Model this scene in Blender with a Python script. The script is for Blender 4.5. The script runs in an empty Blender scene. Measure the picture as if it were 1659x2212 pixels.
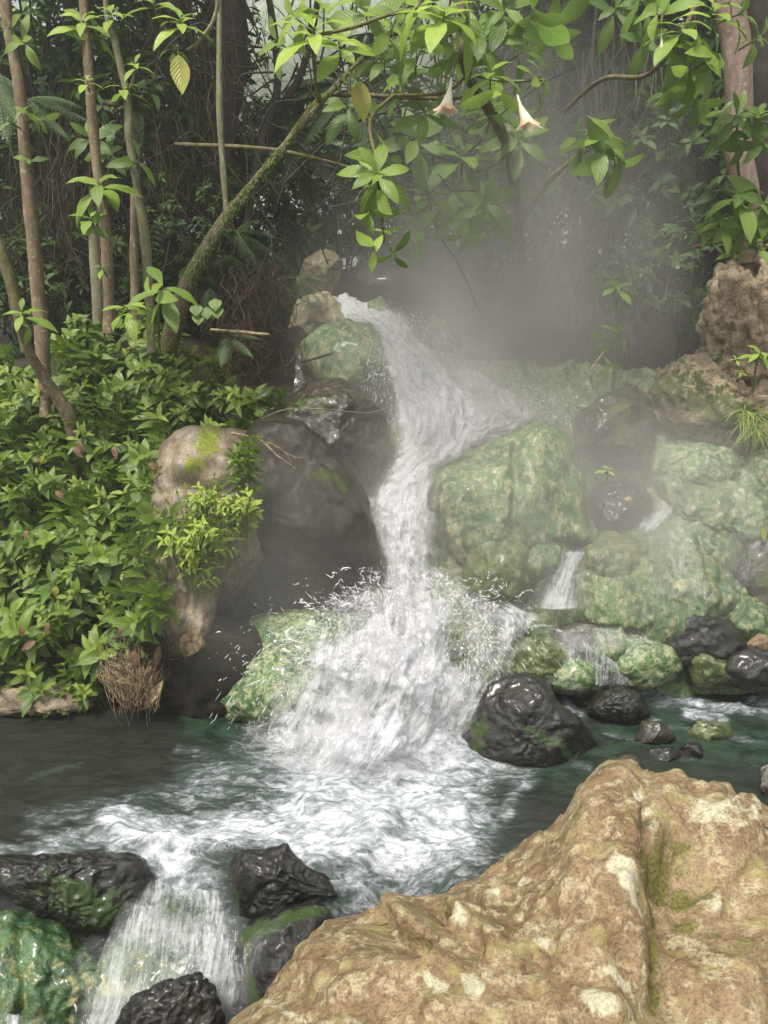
import bpy, math, random
import numpy as np
from mathutils import Vector
random.seed(7); RNG = np.random.default_rng(11)
R_ = math.radians
SC = bpy.context.scene
# ------------------------------------------------------------------ camera
CAMH, PITCH, FPX = 2.2, R_(14.0), 1609.0
cd = bpy.data.cameras.new('camera'); cam = bpy.data.objects.new('camera', cd); SC.collection.objects.link(cam)
cam.location = (0, 0, CAMH); cam.rotation_euler = (R_(90) - PITCH, 0, 0)
cd.sensor_fit = 'VERTICAL'; cd.sensor_height = 24; cd.lens = 24 * FPX / 2212.0
cd.clip_start = 0.05; cd.clip_end = 400
SC.camera = cam
# ------------------------------------------------------------------ sky, sun, exposure
SUN_EL, SUN_AZ = R_(62), R_(215)
w = bpy.data.worlds.new("World"); SC.world = w; w.use_nodes = True
nt = w.node_tree; bg = nt.nodes['Background']
sky = nt.nodes.new('ShaderNodeTexSky'); sky.sky_type = 'NISHITA'; sky.sun_disc = False
sky.sun_elevation = SUN_EL; sky.sun_rotation = SUN_AZ; sky.dust_density = 6; sky.air_density = 1.6; sky.ozone_density = 0.6
hs = nt.nodes.new('ShaderNodeHueSaturation'); hs.inputs['Saturation'].default_value = 0.25
nt.links.new(sky.outputs[0], hs.inputs['Color']); nt.links.new(hs.outputs[0], bg.inputs[0]); bg.inputs[1].default_value = 0.125
sl = bpy.data.lights.new('sun', 'SUN'); so = bpy.data.objects.new('sun', sl); SC.collection.objects.link(so)
sl.energy = 3.4; sl.angle = R_(14); sl.color = (1, .95, .86)
sd = Vector((math.sin(SUN_AZ) * math.cos(SUN_EL), math.cos(SUN_AZ) * math.cos(SUN_EL), math.sin(SUN_EL)))
so.rotation_euler = sd.to_track_quat('Z', 'Y').to_euler(); so.location = (0, 0, 12)
SC.view_settings.view_transform = 'Standard'; SC.view_settings.look = 'None'
SC.view_settings.gamma = 1; SC.view_settings.exposure = 0.55
cy = SC.cycles
cy.max_bounces = 6; cy.diffuse_bounces = 3; cy.glossy_bounces = 2; cy.transmission_bounces = 3
cy.transparent_max_bounces = 14; cy.volume_bounces = 1; cy.sample_clamp_indirect = 6
cy.use_denoising = True; cy.caustics_reflective = False; cy.caustics_refractive = False
cy.volume_step_rate = 2.5; cy.volume_max_steps = 96

# ------------------------------------------------------------------ maths helpers
def P(u, v, Y):
    """pixel of the 1659x2212 view -> world point on the plane y = Y"""
    u = np.asarray(u, float); v = np.asarray(v, float); Y = np.asarray(Y, float)
    a = (u - 829.5) / FPX; b = (1106.0 - v) / FPX
    dy = math.cos(PITCH) + b * math.sin(PITCH); dz = -math.sin(PITCH) + b * math.cos(PITCH)
    t = Y / dy
    return np.stack(np.broadcast_arrays(a * t, Y, CAMH + dz * t), -1)
def UV(p):
    p = np.asarray(p, float); d = p - np.array([0, 0, CAMH])
    f = d[..., 1] * math.cos(PITCH) - d[..., 2] * math.sin(PITCH)
    up = d[..., 1] * math.sin(PITCH) + d[..., 2] * math.cos(PITCH)
    f = np.maximum(f, .05)
    return 829.5 + FPX * d[..., 0] / f, 1106 - FPX * up / f
def Yz(v, z):
    b = (1106.0 - v) / FPX
    return (z - CAMH) * (math.cos(PITCH) + b * math.sin(PITCH)) / (-math.sin(PITCH) + b * math.cos(PITCH))
def _hash(ix, iy, iz, s):
    h = (ix * 374761393 + iy * 668265263 + iz * 2147483647 + s * 1274126177) & 0xffffffff
    h = ((h ^ (h >> 13)) * 1274126177) & 0xffffffff
    h = ((h ^ (h >> 16)) * 2246822519) & 0xffffffff
    return ((h ^ (h >> 15)) & 0xffffff) / float(0xffffff)
def vnoise(p, s=0):
    p = np.asarray(p, float); i = np.floor(p).astype(np.int64); f = p - i
    f = f * f * f * (f * (f * 6 - 15) + 10); r = 0
    for dx in (0, 1):
        for dy in (0, 1):
            for dz in (0, 1):
                wgt = (f[..., 0] if dx else 1 - f[..., 0]) * (f[..., 1] if dy else 1 - f[..., 1]) * (f[..., 2] if dz else 1 - f[..., 2])
                r = r + wgt * _hash(i[..., 0] + dx, i[..., 1] + dy, i[..., 2] + dz, s)
    return r * 2 - 1
def fbm(p, s=0, o=5, g=.5, ridged=False):
    p = np.asarray(p, float); r = 0; a = 1; tot = 0
    for k in range(o):
        n = vnoise(p * 2.03 ** k + 17.3 * k, s + k)
        if ridged: n = 1 - 2 * np.abs(n)
        r = r + a * n; tot += a; a *= g
    return r / tot
def seg_d(u, v, a):
    """distance to a segment (u1,v1,u2,v2)"""
    ax, ay, bx, by = a; dx, dy = bx - ax, by - ay; L = dx * dx + dy * dy + 1e-9
    t = np.clip(((u - ax) * dx + (v - ay) * dy) / L, 0, 1)
    return np.hypot(u - ax - t * dx, v - ay - t * dy)
def soft(u, v, blobs):
    r = np.zeros(np.shape(u))
    for b in blobs:
        d = seg_d(u, v, b[:4]); r = np.maximum(r, b[5] * np.exp(-(d / b[4]) ** 2))
    return r
def unit(a): return a / np.maximum(np.linalg.norm(a, axis=-1, keepdims=True), 1e-9)

# ------------------------------------------------------------------ mesh / object helpers
def raw_mesh(name, V, F, attrs=None, smooth=True):
    me = bpy.data.meshes.new(name); V = np.asarray(V, np.float32); F = np.asarray(F, np.int32)
    k = F.shape[1]
    me.vertices.add(len(V)); me.vertices.foreach_set('co', V.ravel())
    me.loops.add(F.size); me.loops.foreach_set('vertex_index', F.ravel())
    me.polygons.add(len(F)); me.polygons.foreach_set('loop_start', np.arange(0, F.size, k, dtype=np.int32))
    me.polygons.foreach_set('loop_total', np.full(len(F), k, np.int32))
    me.polygons.foreach_set('use_smooth', np.full(len(F), smooth, bool))
    for an, av in (attrs or {}).items():
        a = me.attributes.new(an, 'FLOAT', 'POINT'); a.data.foreach_set('value', np.asarray(av, np.float32).ravel())
    me.update(calc_edges=True); me.validate()
    return me
def meta(o, label=None, cat=None, group=None, kind=None):
    if label: o['label'] = label
    if cat: o['category'] = cat
    if group: o['group'] = group
    if kind: o['kind'] = kind
    return o
def mesh_obj(name, V, F, mat, parent=None, origin=None, attrs=None, smooth=True):
    V = np.asarray(V, float)
    if parent is not None: origin = np.array(parent['_o'])
    if origin is None: origin = np.zeros(3)
    me = raw_mesh(name, V - origin, F, attrs, smooth); me.materials.append(mat)
    o = bpy.data.objects.new(name, me); SC.collection.objects.link(o)
    if parent is not None: o.parent = parent
    else: o.location = origin
    return o
_tmp = []
def root(name, loc, label, cat, group=None):
    o = bpy.data.objects.new(name, None); SC.collection.objects.link(o); o.empty_display_size = .1
    o.location = loc; o['_o'] = [float(c) for c in loc]; _tmp.append(o)
    return meta(o, label, cat, group)
class G:
    """geometry buffer of quads with per-vertex attributes"""
    def __init__(s): s.V = []; s.F = []; s.A = {}; s.n = 0
    def add(s, V, F, **A):
        V = np.asarray(V, float).reshape(-1, 3); F = np.asarray(F, int)
        s.V.append(V); s.F.append(F + s.n); s.n += len(V)
        for k, a in A.items(): s.A.setdefault(k, []).append(np.broadcast_to(np.asarray(a, float), (len(V),)))
    def obj(s, name, mat, parent=None, origin=None, smooth=True):
        return mesh_obj(name, np.concatenate(s.V), np.concatenate(s.F), mat, parent, origin,
                        {k: np.concatenate(a) for k, a in s.A.items()}, smooth)
def grid_faces(nu, nv, closed=False):
    i = np.arange(nv - 1)[:, None]; j = np.arange(nu if closed else nu - 1)[None, :]
    j2 = (j + 1) % nu
    return np.stack(np.broadcast_arrays(i * nu + j, i * nu + j2, (i + 1) * nu + j2, (i + 1) * nu + j), -1).reshape(-1, 4)
def spline(pts, n):
    pts = np.asarray(pts, float); m = len(pts)
    if m == 2: return pts[0] + (pts[1] - pts[0]) * np.linspace(0, 1, n)[:, None]
    t = np.linspace(0, m - 1 - 1e-6, n); i = t.astype(int); f = (t - i)[:, None]
    g = lambda k: pts[np.clip(k, 0, m - 1)]
    p0, p1, p2, p3 = g(i - 1), g(i), g(i + 1), g(i + 2)
    return .5 * (2 * p1 + (p2 - p0) * f + (2 * p0 - 5 * p1 + 4 * p2 - p3) * f ** 2 + (3 * p1 - p0 - 3 * p2 + p3) * f ** 3)
def tube(g, pts, rad, n=24, sides=8, rough=0, seed=0, **A):
    c = spline(pts, n); r = np.interp(np.linspace(0, 1, n), np.linspace(0, 1, len(np.atleast_1d(rad))), np.atleast_1d(rad)) if np.ndim(rad) else np.full(n, rad)
    t = unit(np.gradient(c, axis=0)); ref = np.array([0.13, -1, .21]) if abs(t[:, 1]).mean() < .8 else np.array([1, 0, .2])
    a = unit(np.cross(t, ref)); b = np.cross(t, a)
    th = np.linspace(0, 2 * math.pi, sides, endpoint=False)
    ring = a[:, None] * np.cos(th)[None, :, None] + b[:, None] * np.sin(th)[None, :, None]
    rr = np.broadcast_to(r[:, None], (n, sides)).copy()
    if rough:
        q = c[:, None] + ring * rr[..., None]
        rr *= 1 + rough * fbm(q * np.array([14, 14, 9]), seed, 3) + rough * .7 * vnoise(c[:, None] * 6 + 0 * ring, seed + 5)
    V = c[:, None] + ring * rr[..., None]
    g.add(V.reshape(-1, 3), grid_faces(sides, n, True), **{k: (np.repeat(v, sides) if np.ndim(v) else v) for k, v in A.items()})
    return c
def leaves(g, p, d, nrm, L, W, droop=.25, fold=.25, seg=5, rnd=None, tone=0., shape=.85, wav=0.0, pet=.0):
    """many leaves at once; p,d,nrm (N,3), L,W (N,)"""
    p = np.asarray(p, float).reshape(-1, 3); N = len(p)
    d = unit(np.broadcast_to(d, (N, 3))); nrm = np.broadcast_to(nrm, (N, 3)); L = np.broadcast_to(L, N); W = np.broadcast_to(W, N)
    side = unit(np.cross(d, nrm)); nn = np.cross(side, d)
    t = np.linspace(0, 1, seg + 1); wd = np.sin(math.pi * t ** shape) ** .9 * (1 - .15 * t); wd[0] = .04; wd[-1] = .02
    s = np.array([-1, 0, 1.])
    dr = np.broadcast_to(droop, N)[:, None, None]
    T = t[None, :, None]; S = s[None, None, :]; w_ = wd[None, :, None]
    ph = RNG.random(N)[:, None, None] * 6
    off = -dr * L[:, None, None] * T ** 2 + fold * np.abs(S) * W[:, None, None] * w_ + wav * W[:, None, None] * np.sin(T * 14 + ph + S * 1.5) * np.abs(S)
    V = p[:, None, None] + d[:, None, None] * (L[:, None, None] * (T * (1 - .3 * dr * T)))[..., None] + side[:, None, None] * (W[:, None, None] * w_ * S)[..., None] + nn[:, None, None] * off[..., None]
    f = grid_faces(3, seg + 1); k = 3 * (seg + 1)
    F = (f[None] + (np.arange(N) * k)[:, None, None]).reshape(-1, 4)
    if rnd is None: rnd = RNG.random(N)
    g.add(V.reshape(-1, 3), F, rnd=np.repeat(rnd, k), tone=np.repeat(np.broadcast_to(tone, N), k),
          ac=np.tile(np.tile(s, seg + 1), N), al=np.tile(np.repeat(t, 3), N))
def rand_dirs(n, zlo=-1, zhi=1):
    z = RNG.uniform(zlo, zhi, n); a = RNG.uniform(0, 2 * math.pi, n); r = np.sqrt(1 - z * z)
    return np.stack([r * np.cos(a), r * np.sin(a), z], -1)
def whorl(g, p, axis, n, L, W, el=.5, droop=.3, tone=0., seg=5, wav=.0, spread=.25, turn=None, fold=.22, shape=.85):
    """n leaves around a shoot tip"""
    axis = unit(np.asarray(axis, float)); ref = np.array([1, 0, 0.]) if abs(axis[0]) < .8 else np.array([0, 1, 0.])
    a = unit(np.cross(axis, ref)); b = np.cross(axis, a)
    th = np.arange(n) * 2.39996 + (random.random() * 6 if turn is None else turn)
    e = np.linspace(el - spread, el + spread * 1.6, n) + RNG.normal(0, .08, n)
    rad = a * np.cos(th)[:, None] + b * np.sin(th)[:, None]
    d = rad * np.cos(e)[:, None] + axis * np.sin(e)[:, None]
    sc = np.linspace(1.08, .6, n) * RNG.uniform(.85, 1.12, n)
    pp = np.asarray(p) + axis * (np.linspace(-.18, .05, n) * L)[:, None]
    leaves(g, pp, d, axis + rad * .05, L * sc, W * sc, droop * RNG.uniform(.5, 1.5, n), fold, seg, tone=tone + RNG.normal(0, .12, n), wav=wav, shape=shape)

# ------------------------------------------------------------------ materials
class N:
    def __init__(s, name):
        s.m = bpy.data.materials.new(name); s.m.use_nodes = True; s.t = s.m.node_tree
        s.b = s.t.nodes['Principled BSDF']; s.out = s.t.nodes['Material Output']
        s.tc = s.t.nodes.new('ShaderNodeTexCoord').outputs['Object']
    def n(s, ty): return s.t.nodes.new('ShaderNode' + ty)
    def set(s, sock, v):
        if isinstance(v, bpy.types.NodeSocket): s.t.links.new(v, sock)
        elif v is not None: sock.default_value = (tuple(v) + (1,)) if (isinstance(v, (tuple, list)) and len(v) == 3 and sock.type == 'RGBA') else v
    def attr(s, name): a = s.n('Attribute'); a.attribute_name = name; return a.outputs['Fac']
    def noise(s, scale, detail=6, rough=.55, dist=0, vec=None, kind='FBM'):
        a = s.n('TexNoise'); s.set(a.inputs['Vector'], vec or s.tc); a.inputs['Scale'].default_value = scale
        a.inputs['Detail'].default_value = detail; a.inputs['Roughness'].default_value = rough; a.inputs['Distortion'].default_value = dist
        return a.outputs['Fac']
    def voro(s, scale, feature='F1', vec=None):
        a = s.n('TexVoronoi'); a.feature = feature; s.set(a.inputs['Vector'], vec or s.tc); a.inputs['Scale'].default_value = scale
        return a.outputs['Distance']
    def mapping(s, scale, vec=None):
        a = s.n('Mapping'); s.set(a.inputs['Vector'], vec or s.tc); a.inputs['Scale'].default_value = scale; return a.outputs[0]
    def math(s, op, a, b=None, clamp=False):
        m = s.n('Math'); m.operation = op; m.use_clamp = clamp; s.set(m.inputs[0], a)
        if b is not None: s.set(m.inputs[1], b)
        return m.outputs[0]
    def rng(s, v, a, b, c=0., d=1., smooth=True):
        m = s.n('MapRange'); m.interpolation_type = 'SMOOTHSTEP' if smooth else 'LINEAR'
        for i, x in enumerate((v, a, b, c, d)): s.set(m.inputs[i], x)
        return m.outputs[0]
    def mix(s, f, a, b, mode='MIX'):
        m = s.n('Mix'); m.data_type = 'RGBA'; m.blend_type = mode; s.set(m.inputs[0], f); s.set(m.inputs[6], a); s.set(m.inputs[7], b); return m.outputs[2]
    def bump(s, h, strength=.5, dist=.02, prev=None):
        b = s.n('Bump'); s.set(b.inputs['Height'], h); b.inputs['Strength'].default_value = strength; b.inputs['Distance'].default_value = dist
        if prev: s.set(b.inputs['Normal'], prev)
        return b.outputs[0]
    def comb(s, x, y, z):
        c = s.n('CombineXYZ'); [s.set(c.inputs[i], q) for i, q in enumerate((x, y, z))]; return c.outputs[0]
def rock_mat(name, c1, c2, c3, moss=(.05, .075, .01), pale=(.45, .42, .3), rough=(.3, .7), sc=1.0, bump=.7, amt3=.5, coat=0., spec=.5, mossy=.0, stretch=(1, 1, 1), tint=((0, 0, 0), 0.)):
    m = N(name); v = m.mapping(stretch)
    big = m.noise(3.2 * sc, 8, .62, .1, v); mid = m.noise(11 * sc, 9, .68, 0, v); fine = m.noise(70 * sc, 4, .7, 0, v)
    c = m.mix(m.rng(big, .36, .62), c1, c2)
    c = m.mix(m.math('MULTIPLY', m.rng(mid, .5 + .2 * (1 - amt3) - .1, .62 + .2 * (1 - amt3) - .1), .85), c, c3)
    c = m.mix(.8, c, m.mix(m.rng(m.math('ADD', m.math('MULTIPLY', fine, .6), m.math('MULTIPLY', m.noise(32 * sc, 4, .7, 0, v), .4)), .34, .62), (.28, .28, .26), (1.25, 1.22, 1.12)), 'MULTIPLY')
    c = m.mix(m.rng(m.noise(5 * sc, 7, .65, 0, v), .52, .66, 0, tint[1]), c, tint[0])
    pn = m.math('ADD', m.attr('pale'), m.math('MULTIPLY', m.math('SUBTRACT', m.math('ADD', m.math('MULTIPLY', mid, .55), m.math('MULTIPLY', big, .45)), .5), 2.2))
    pf = m.rng(pn, .32, .62); c = m.mix(pf, c, m.mix(m.rng(fine, .3, .7), tuple(x * .55 for x in pale), pale))
    mn = m.math('ADD', m.math('ADD', m.attr('moss'), mossy), m.math('MULTIPLY', m.math('SUBTRACT', mid, .5), 1.8))
    mf = m.rng(mn, .4, .62); c = m.mix(mf, c, m.mix(m.rng(fine, .35, .68), tuple(x * .4 for x in moss), moss))
    m.set(m.b.inputs['Base Color'], c)
    r = m.rng(mid, .35, .65, rough[0], rough[1]); r = m.mix(mf, r, (.9, .9, .9)) if False else m.math('MAXIMUM', r, m.math('MULTIPLY', mf, .85))
    m.set(m.b.inputs['Roughness'], r); m.b.inputs['Specular IOR Level'].default_value = spec
    m.b.inputs['Coat Weight'].default_value = coat; m.b.inputs['Coat Roughness'].default_value = .1
    h = m.math('ADD', m.math('MULTIPLY', mid, 1.), m.math('ADD', m.math('MULTIPLY', fine, .28), m.math('MULTIPLY', m.voro(26 * sc, vec=v), .25)))
    m.set(m.b.inputs['Normal'], m.bump(h, bump, .011))
    return m.m
def leaf_mat(name, dark, light, young=None, rough=.42, trans=.35, yellow=(.35, .33, .05)):
    m = N(name); rnd = m.attr('rnd'); tone = m.attr('tone'); ac = m.math('ABSOLUTE', m.attr('ac')); al = m.attr('al')
    c = m.mix(rnd, dark, light)
    c = m.mix(m.math('MULTIPLY', tone, 1, True), c, young or tuple(min(1, x * 1.9) for x in light))
    c = m.mix(m.rng(tone, 1.5, 2.), c, yellow)
    c = m.mix(m.rng(ac, .0, .1, .45, 0), c, tuple(min(1, x * 1.5 + .03) for x in light))         # midrib
    vein = m.n('TexWave'); vein.wave_type = 'BANDS'; vein.bands_direction = 'X'
    m.set(vein.inputs['Vector'], m.comb(m.math('SUBTRACT', m.math('MULTIPLY', al, 9.), m.math('MULTIPLY', ac, 2.6)), 0, 0)); vein.inputs['Scale'].default_value = .32
    c = m.mix(m.rng(vein.outputs['Fac'], .8, 1., 0, .22), c, tuple(min(1, x * 1.6 + .01) for x in light))
    c = m.mix(.35, c, m.mix(m.noise(60, 4, .6), (.3, .3, .2), (1.15, 1.15, 1.1)), 'MULTIPLY')
    c = m.mix(m.rng(m.noise(38, 5, .7), .68, .73, 0, .6), c, (.09, .06, .02))                # blemishes
    m.set(m.b.inputs['Base Color'], c); m.set(m.b.inputs['Roughness'], m.rng(m.noise(25), .3, .7, rough - .1, rough + .15))
    m.b.inputs['Specular IOR Level'].default_value = .45
    m.set(m.b.inputs['Normal'], m.bump(vein.outputs['Fac'], .35, .004))
    tr = m.n('BsdfTranslucent'); m.set(tr.inputs['Color'], m.mix(.5, c, tuple(min(1, x * 2.2) for x in light)))
    ms = m.n('MixShader'); ms.inputs[0].default_value = trans
    m.t.links.new(m.b.outputs[0], ms.inputs[1]); m.t.links.new(tr.outputs[0], ms.inputs[2]); m.t.links.new(ms.outputs[0], m.out.inputs[0])
    return m.m
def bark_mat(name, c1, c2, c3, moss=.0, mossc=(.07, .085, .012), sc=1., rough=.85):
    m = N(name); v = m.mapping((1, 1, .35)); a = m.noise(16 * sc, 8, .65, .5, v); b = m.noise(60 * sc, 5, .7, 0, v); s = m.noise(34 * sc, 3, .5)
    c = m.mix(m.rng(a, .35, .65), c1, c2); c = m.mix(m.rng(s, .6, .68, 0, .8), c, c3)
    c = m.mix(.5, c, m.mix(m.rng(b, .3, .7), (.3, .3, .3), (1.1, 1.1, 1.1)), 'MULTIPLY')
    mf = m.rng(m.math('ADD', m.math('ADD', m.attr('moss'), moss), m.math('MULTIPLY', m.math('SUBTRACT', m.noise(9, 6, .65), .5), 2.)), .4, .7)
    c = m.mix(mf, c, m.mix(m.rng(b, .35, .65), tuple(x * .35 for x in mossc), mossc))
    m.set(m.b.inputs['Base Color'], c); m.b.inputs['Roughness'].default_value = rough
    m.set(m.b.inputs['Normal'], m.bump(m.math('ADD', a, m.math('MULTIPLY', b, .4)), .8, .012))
    return m.m
def plain_mat(name, c1, c2, rough=.7, sc=20, bump=.3, trans=0.):
    m = N(name); a = m.noise(sc, 6, .6); m.set(m.b.inputs['Base Color'], m.mix(m.rng(a, .35, .65), c1, c2)); m.b.inputs['Roughness'].default_value = rough
    m.set(m.b.inputs['Normal'], m.bump(a, bump, .01))
    if trans:
        tr = m.n('BsdfTranslucent'); tr.inputs['Color'].default_value = tuple(c2) + (1,); ms = m.n('MixShader'); ms.inputs[0].default_value = trans
        m.t.links.new(m.b.outputs[0], ms.inputs[1]); m.t.links.new(tr.outputs[0], ms.inputs[2]); m.t.links.new(ms.outputs[0], m.out.inputs[0])
    return m.m
def white_mat(name, su=9., sv=1.3, col=(.71, .715, .75), under=None, soft_=.34, fine=1.):
    """aerated water: attribute cov = coverage; sx, sy = position across / along the flow in metres"""
    m = N(name); sx = m.attr('sx'); sy = m.attr('sy')
    fv = m.comb(m.math('MULTIPLY', sx, su), m.math('MULTIPLY', sy, sv), m.attr('sz'))
    st = m.noise(3.2 * fine, 8, .68, .7, fv); iso = m.noise(15 * fine, 6, .7, .5)
    lace = m.math('SUBTRACT', 1., m.math('MULTIPLY', m.math('ABSOLUTE', m.math('SUBTRACT', m.noise(8 * fine, 5, .65, 1.2, fv), .5)), 5.), True)
    h = m.math('ADD', m.math('MULTIPLY', st, .55), m.math('ADD', m.math('MULTIPLY', iso, .35), m.math('MULTIPLY', lace, .14)))
    thr = m.rng(m.attr('cov'), 0., 1., .86, .18, False)
    al = m.rng(m.math('SUBTRACT', h, thr), 0, soft_)
    m.set(m.b.inputs['Base Color'], m.mix(m.rng(h, .38, .6), tuple(x * .6 for x in col), col)); m.b.inputs['Roughness'].default_value = .32
    m.b.inputs['Specular IOR Level'].default_value = .35
    m.set(m.b.inputs['Normal'], m.bump(m.math('ADD', m.math('MULTIPLY', st, 1.), m.math('ADD', m.math('MULTIPLY', iso, .5), m.math('MULTIPLY', lace, .12))), .6, .018))
    tl = m.n('BsdfTranslucent'); tl.inputs['Color'].default_value = tuple(col) + (1,); m1 = m.n('MixShader'); m1.inputs[0].default_value = .4
    m.t.links.new(m.b.outputs[0], m1.inputs[1]); m.t.links.new(tl.outputs[0], m1.inputs[2])
    tp = m.n('BsdfTransparent'); gl = m.n('BsdfGlossy'); gl.inputs['Roughness'].default_value = .12
    m.set(gl.inputs['Normal'], m.bump(st, .6, .05)); m2 = m.n('MixShader'); m2.inputs[0].default_value = .07
    m.t.links.new(tp.outputs[0], m2.inputs[1]); m.t.links.new(gl.outputs[0], m2.inputs[2])
    edge = m.rng(m.attr('cov'), 0., .12); m.set(m2.inputs[0], m.math('MULTIPLY', edge, .09))
    m3 = m.n('MixShader'); m.set(m3.inputs[0], m.math('MULTIPLY', al, edge))
    m.t.links.new(m2.outputs[0], m3.inputs[1]); m.t.links.new(m1.outputs[0], m3.inputs[2]); m.t.links.new(m3.outputs[0], m.out.inputs[0])
    return m.m

M = {}
M['orange'] = rock_mat('weathered orange rock', (.14, .088, .045), (.25, .18, .1), (.36, .31, .2), moss=(.16, .145, .03), pale=(.5, .47, .33), rough=(.5, .85), sc=1.9, bump=1., amt3=.55, tint=((.25, .22, .07), .55))
M['black'] = rock_mat('wet black rock', (.004, .004, .004), (.012, .011, .009), (.024, .023, .017), moss=(.035, .07, .012), pale=(.13, .14, .06), rough=(.28, .6), sc=2.0, bump=.9, coat=.28, spec=.4)
M['darkbrown'] = rock_mat('wet dark brown rock', (.02, .017, .013), (.055, .045, .034), (.035, .04, .02), moss=(.06, .085, .012), pale=(.2, .19, .08), rough=(.2, .5), sc=1.6, bump=.85, coat=.35)
M['smooth'] = rock_mat('smooth damp dark rock', (.013, .011, .009), (.03, .026, .02), (.02, .02, .012), moss=(.05, .065, .012), pale=(.2, .18, .1), rough=(.5, .8), sc=.9, bump=.35, coat=0., spec=.2)
M['tan'] = rock_mat('grey tan rock', (.11, .088, .066), (.22, .18, .135), (.14, .095, .05), moss=(.22, .25, .03), pale=(.4, .4, .07), rough=(.4, .75), sc=1., bump=.5, stretch=(1.6, 1.6, .6))
M['green'] = rock_mat('algae covered rock', (.03, .075, .025), (.11, .175, .07), (.29, .285, .16), moss=(.03, .09, .025), pale=(.5, .47, .26), rough=(.3, .65), sc=1.7, bump=1., amt3=.6, coat=.12, tint=((.04, .12, .035), .8), stretch=(1.3, 1.3, .8))
M['greenbright'] = rock_mat('bright algae rock', (.03, .085, .03), (.105, .2, .075), (.32, .34, .2), moss=(.02, .075, .025), pale=(.5, .52, .33), rough=(.2, .6), sc=2.2, bump=.9, amt3=.7, coat=.3)
M['olive'] = rock_mat('olive algae rock', (.04, .06, .02), (.11, .14, .05), (.22, .23, .11), moss=(.03, .085, .02), pale=(.36, .35, .19), rough=(.25, .6), sc=1.8, bump=.85, amt3=.5, coat=.3)
M['cream'] = rock_mat('cream mineral rock', (.2, .165, .1), (.3, .26, .17), (.13, .16, .08), moss=(.08, .12, .04), pale=(.38, .35, .25), rough=(.35, .7), sc=1.2, bump=.5)
M['pillar'] = rock_mat('pitted brown mossy rock', (.15, .115, .075), (.3, .24, .165), (.09, .07, .045), moss=(.075, .095, .015), pale=(.4, .37, .2), rough=(.6, .9), sc=1.9, bump=1.)
M['chute'] = rock_mat('algae streambed rock', (.015, .05, .02), (.055, .12, .04), (.22, .21, .07), moss=(.03, .13, .03), pale=(.42, .4, .15), rough=(.2, .5), sc=2., bump=.9, amt3=.4, coat=.3)

# ------------------------------------------------------------------ rocks
GROW = 1.03
_ico = {}
def ico(k):
    if k not in _ico:
        import bmesh
        bm = bmesh.new(); bmesh.ops.create_icosphere(bm, subdivisions=k, radius=1)
        V = np.array([v.co[:] for v in bm.verts]); F = np.array([[v.index for v in f.verts] for f in bm.faces]); bm.free(); _ico[k] = (V, F)
    return _ico[k]
def outline_r(out, cu, cv, ph):
    """star radius of a closed outline, smoothed"""
    out = np.asarray(out, float); x = out[:, 0] - cu; y = cv - out[:, 1]
    n = 720; th = np.linspace(-math.pi, math.pi, n, endpoint=False); dx, dy = np.cos(th), np.sin(th)
    best = np.full(n, 0.)
    for i in range(len(out)):
        ax, ay = x[i], y[i]; bx, by = x[(i + 1) % len(out)], y[(i + 1) % len(out)]
        ex, ey = bx - ax, by - ay; den = dx * ey - dy * ex; den = np.where(abs(den) < 1e-9, 1e-9, den)
        t = (ax * ey - ay * ex) / den; s = (ax * dy - ay * dx) / den
        best = np.where((t > 0) & (s >= -1e-6) & (s <= 1 + 1e-6), np.maximum(best, t), best)
    best = np.where(best <= 0, np.median(best[best > 0]), best)
    k = np.exp(-(np.arange(-9, 10) / 4.) ** 2); k /= k.sum(); best = np.convolve(np.r_[best[-9:], best, best[:9]], k, 'valid')
    return np.interp(ph, np.r_[th, math.pi], np.r_[best, best[0]])
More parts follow.
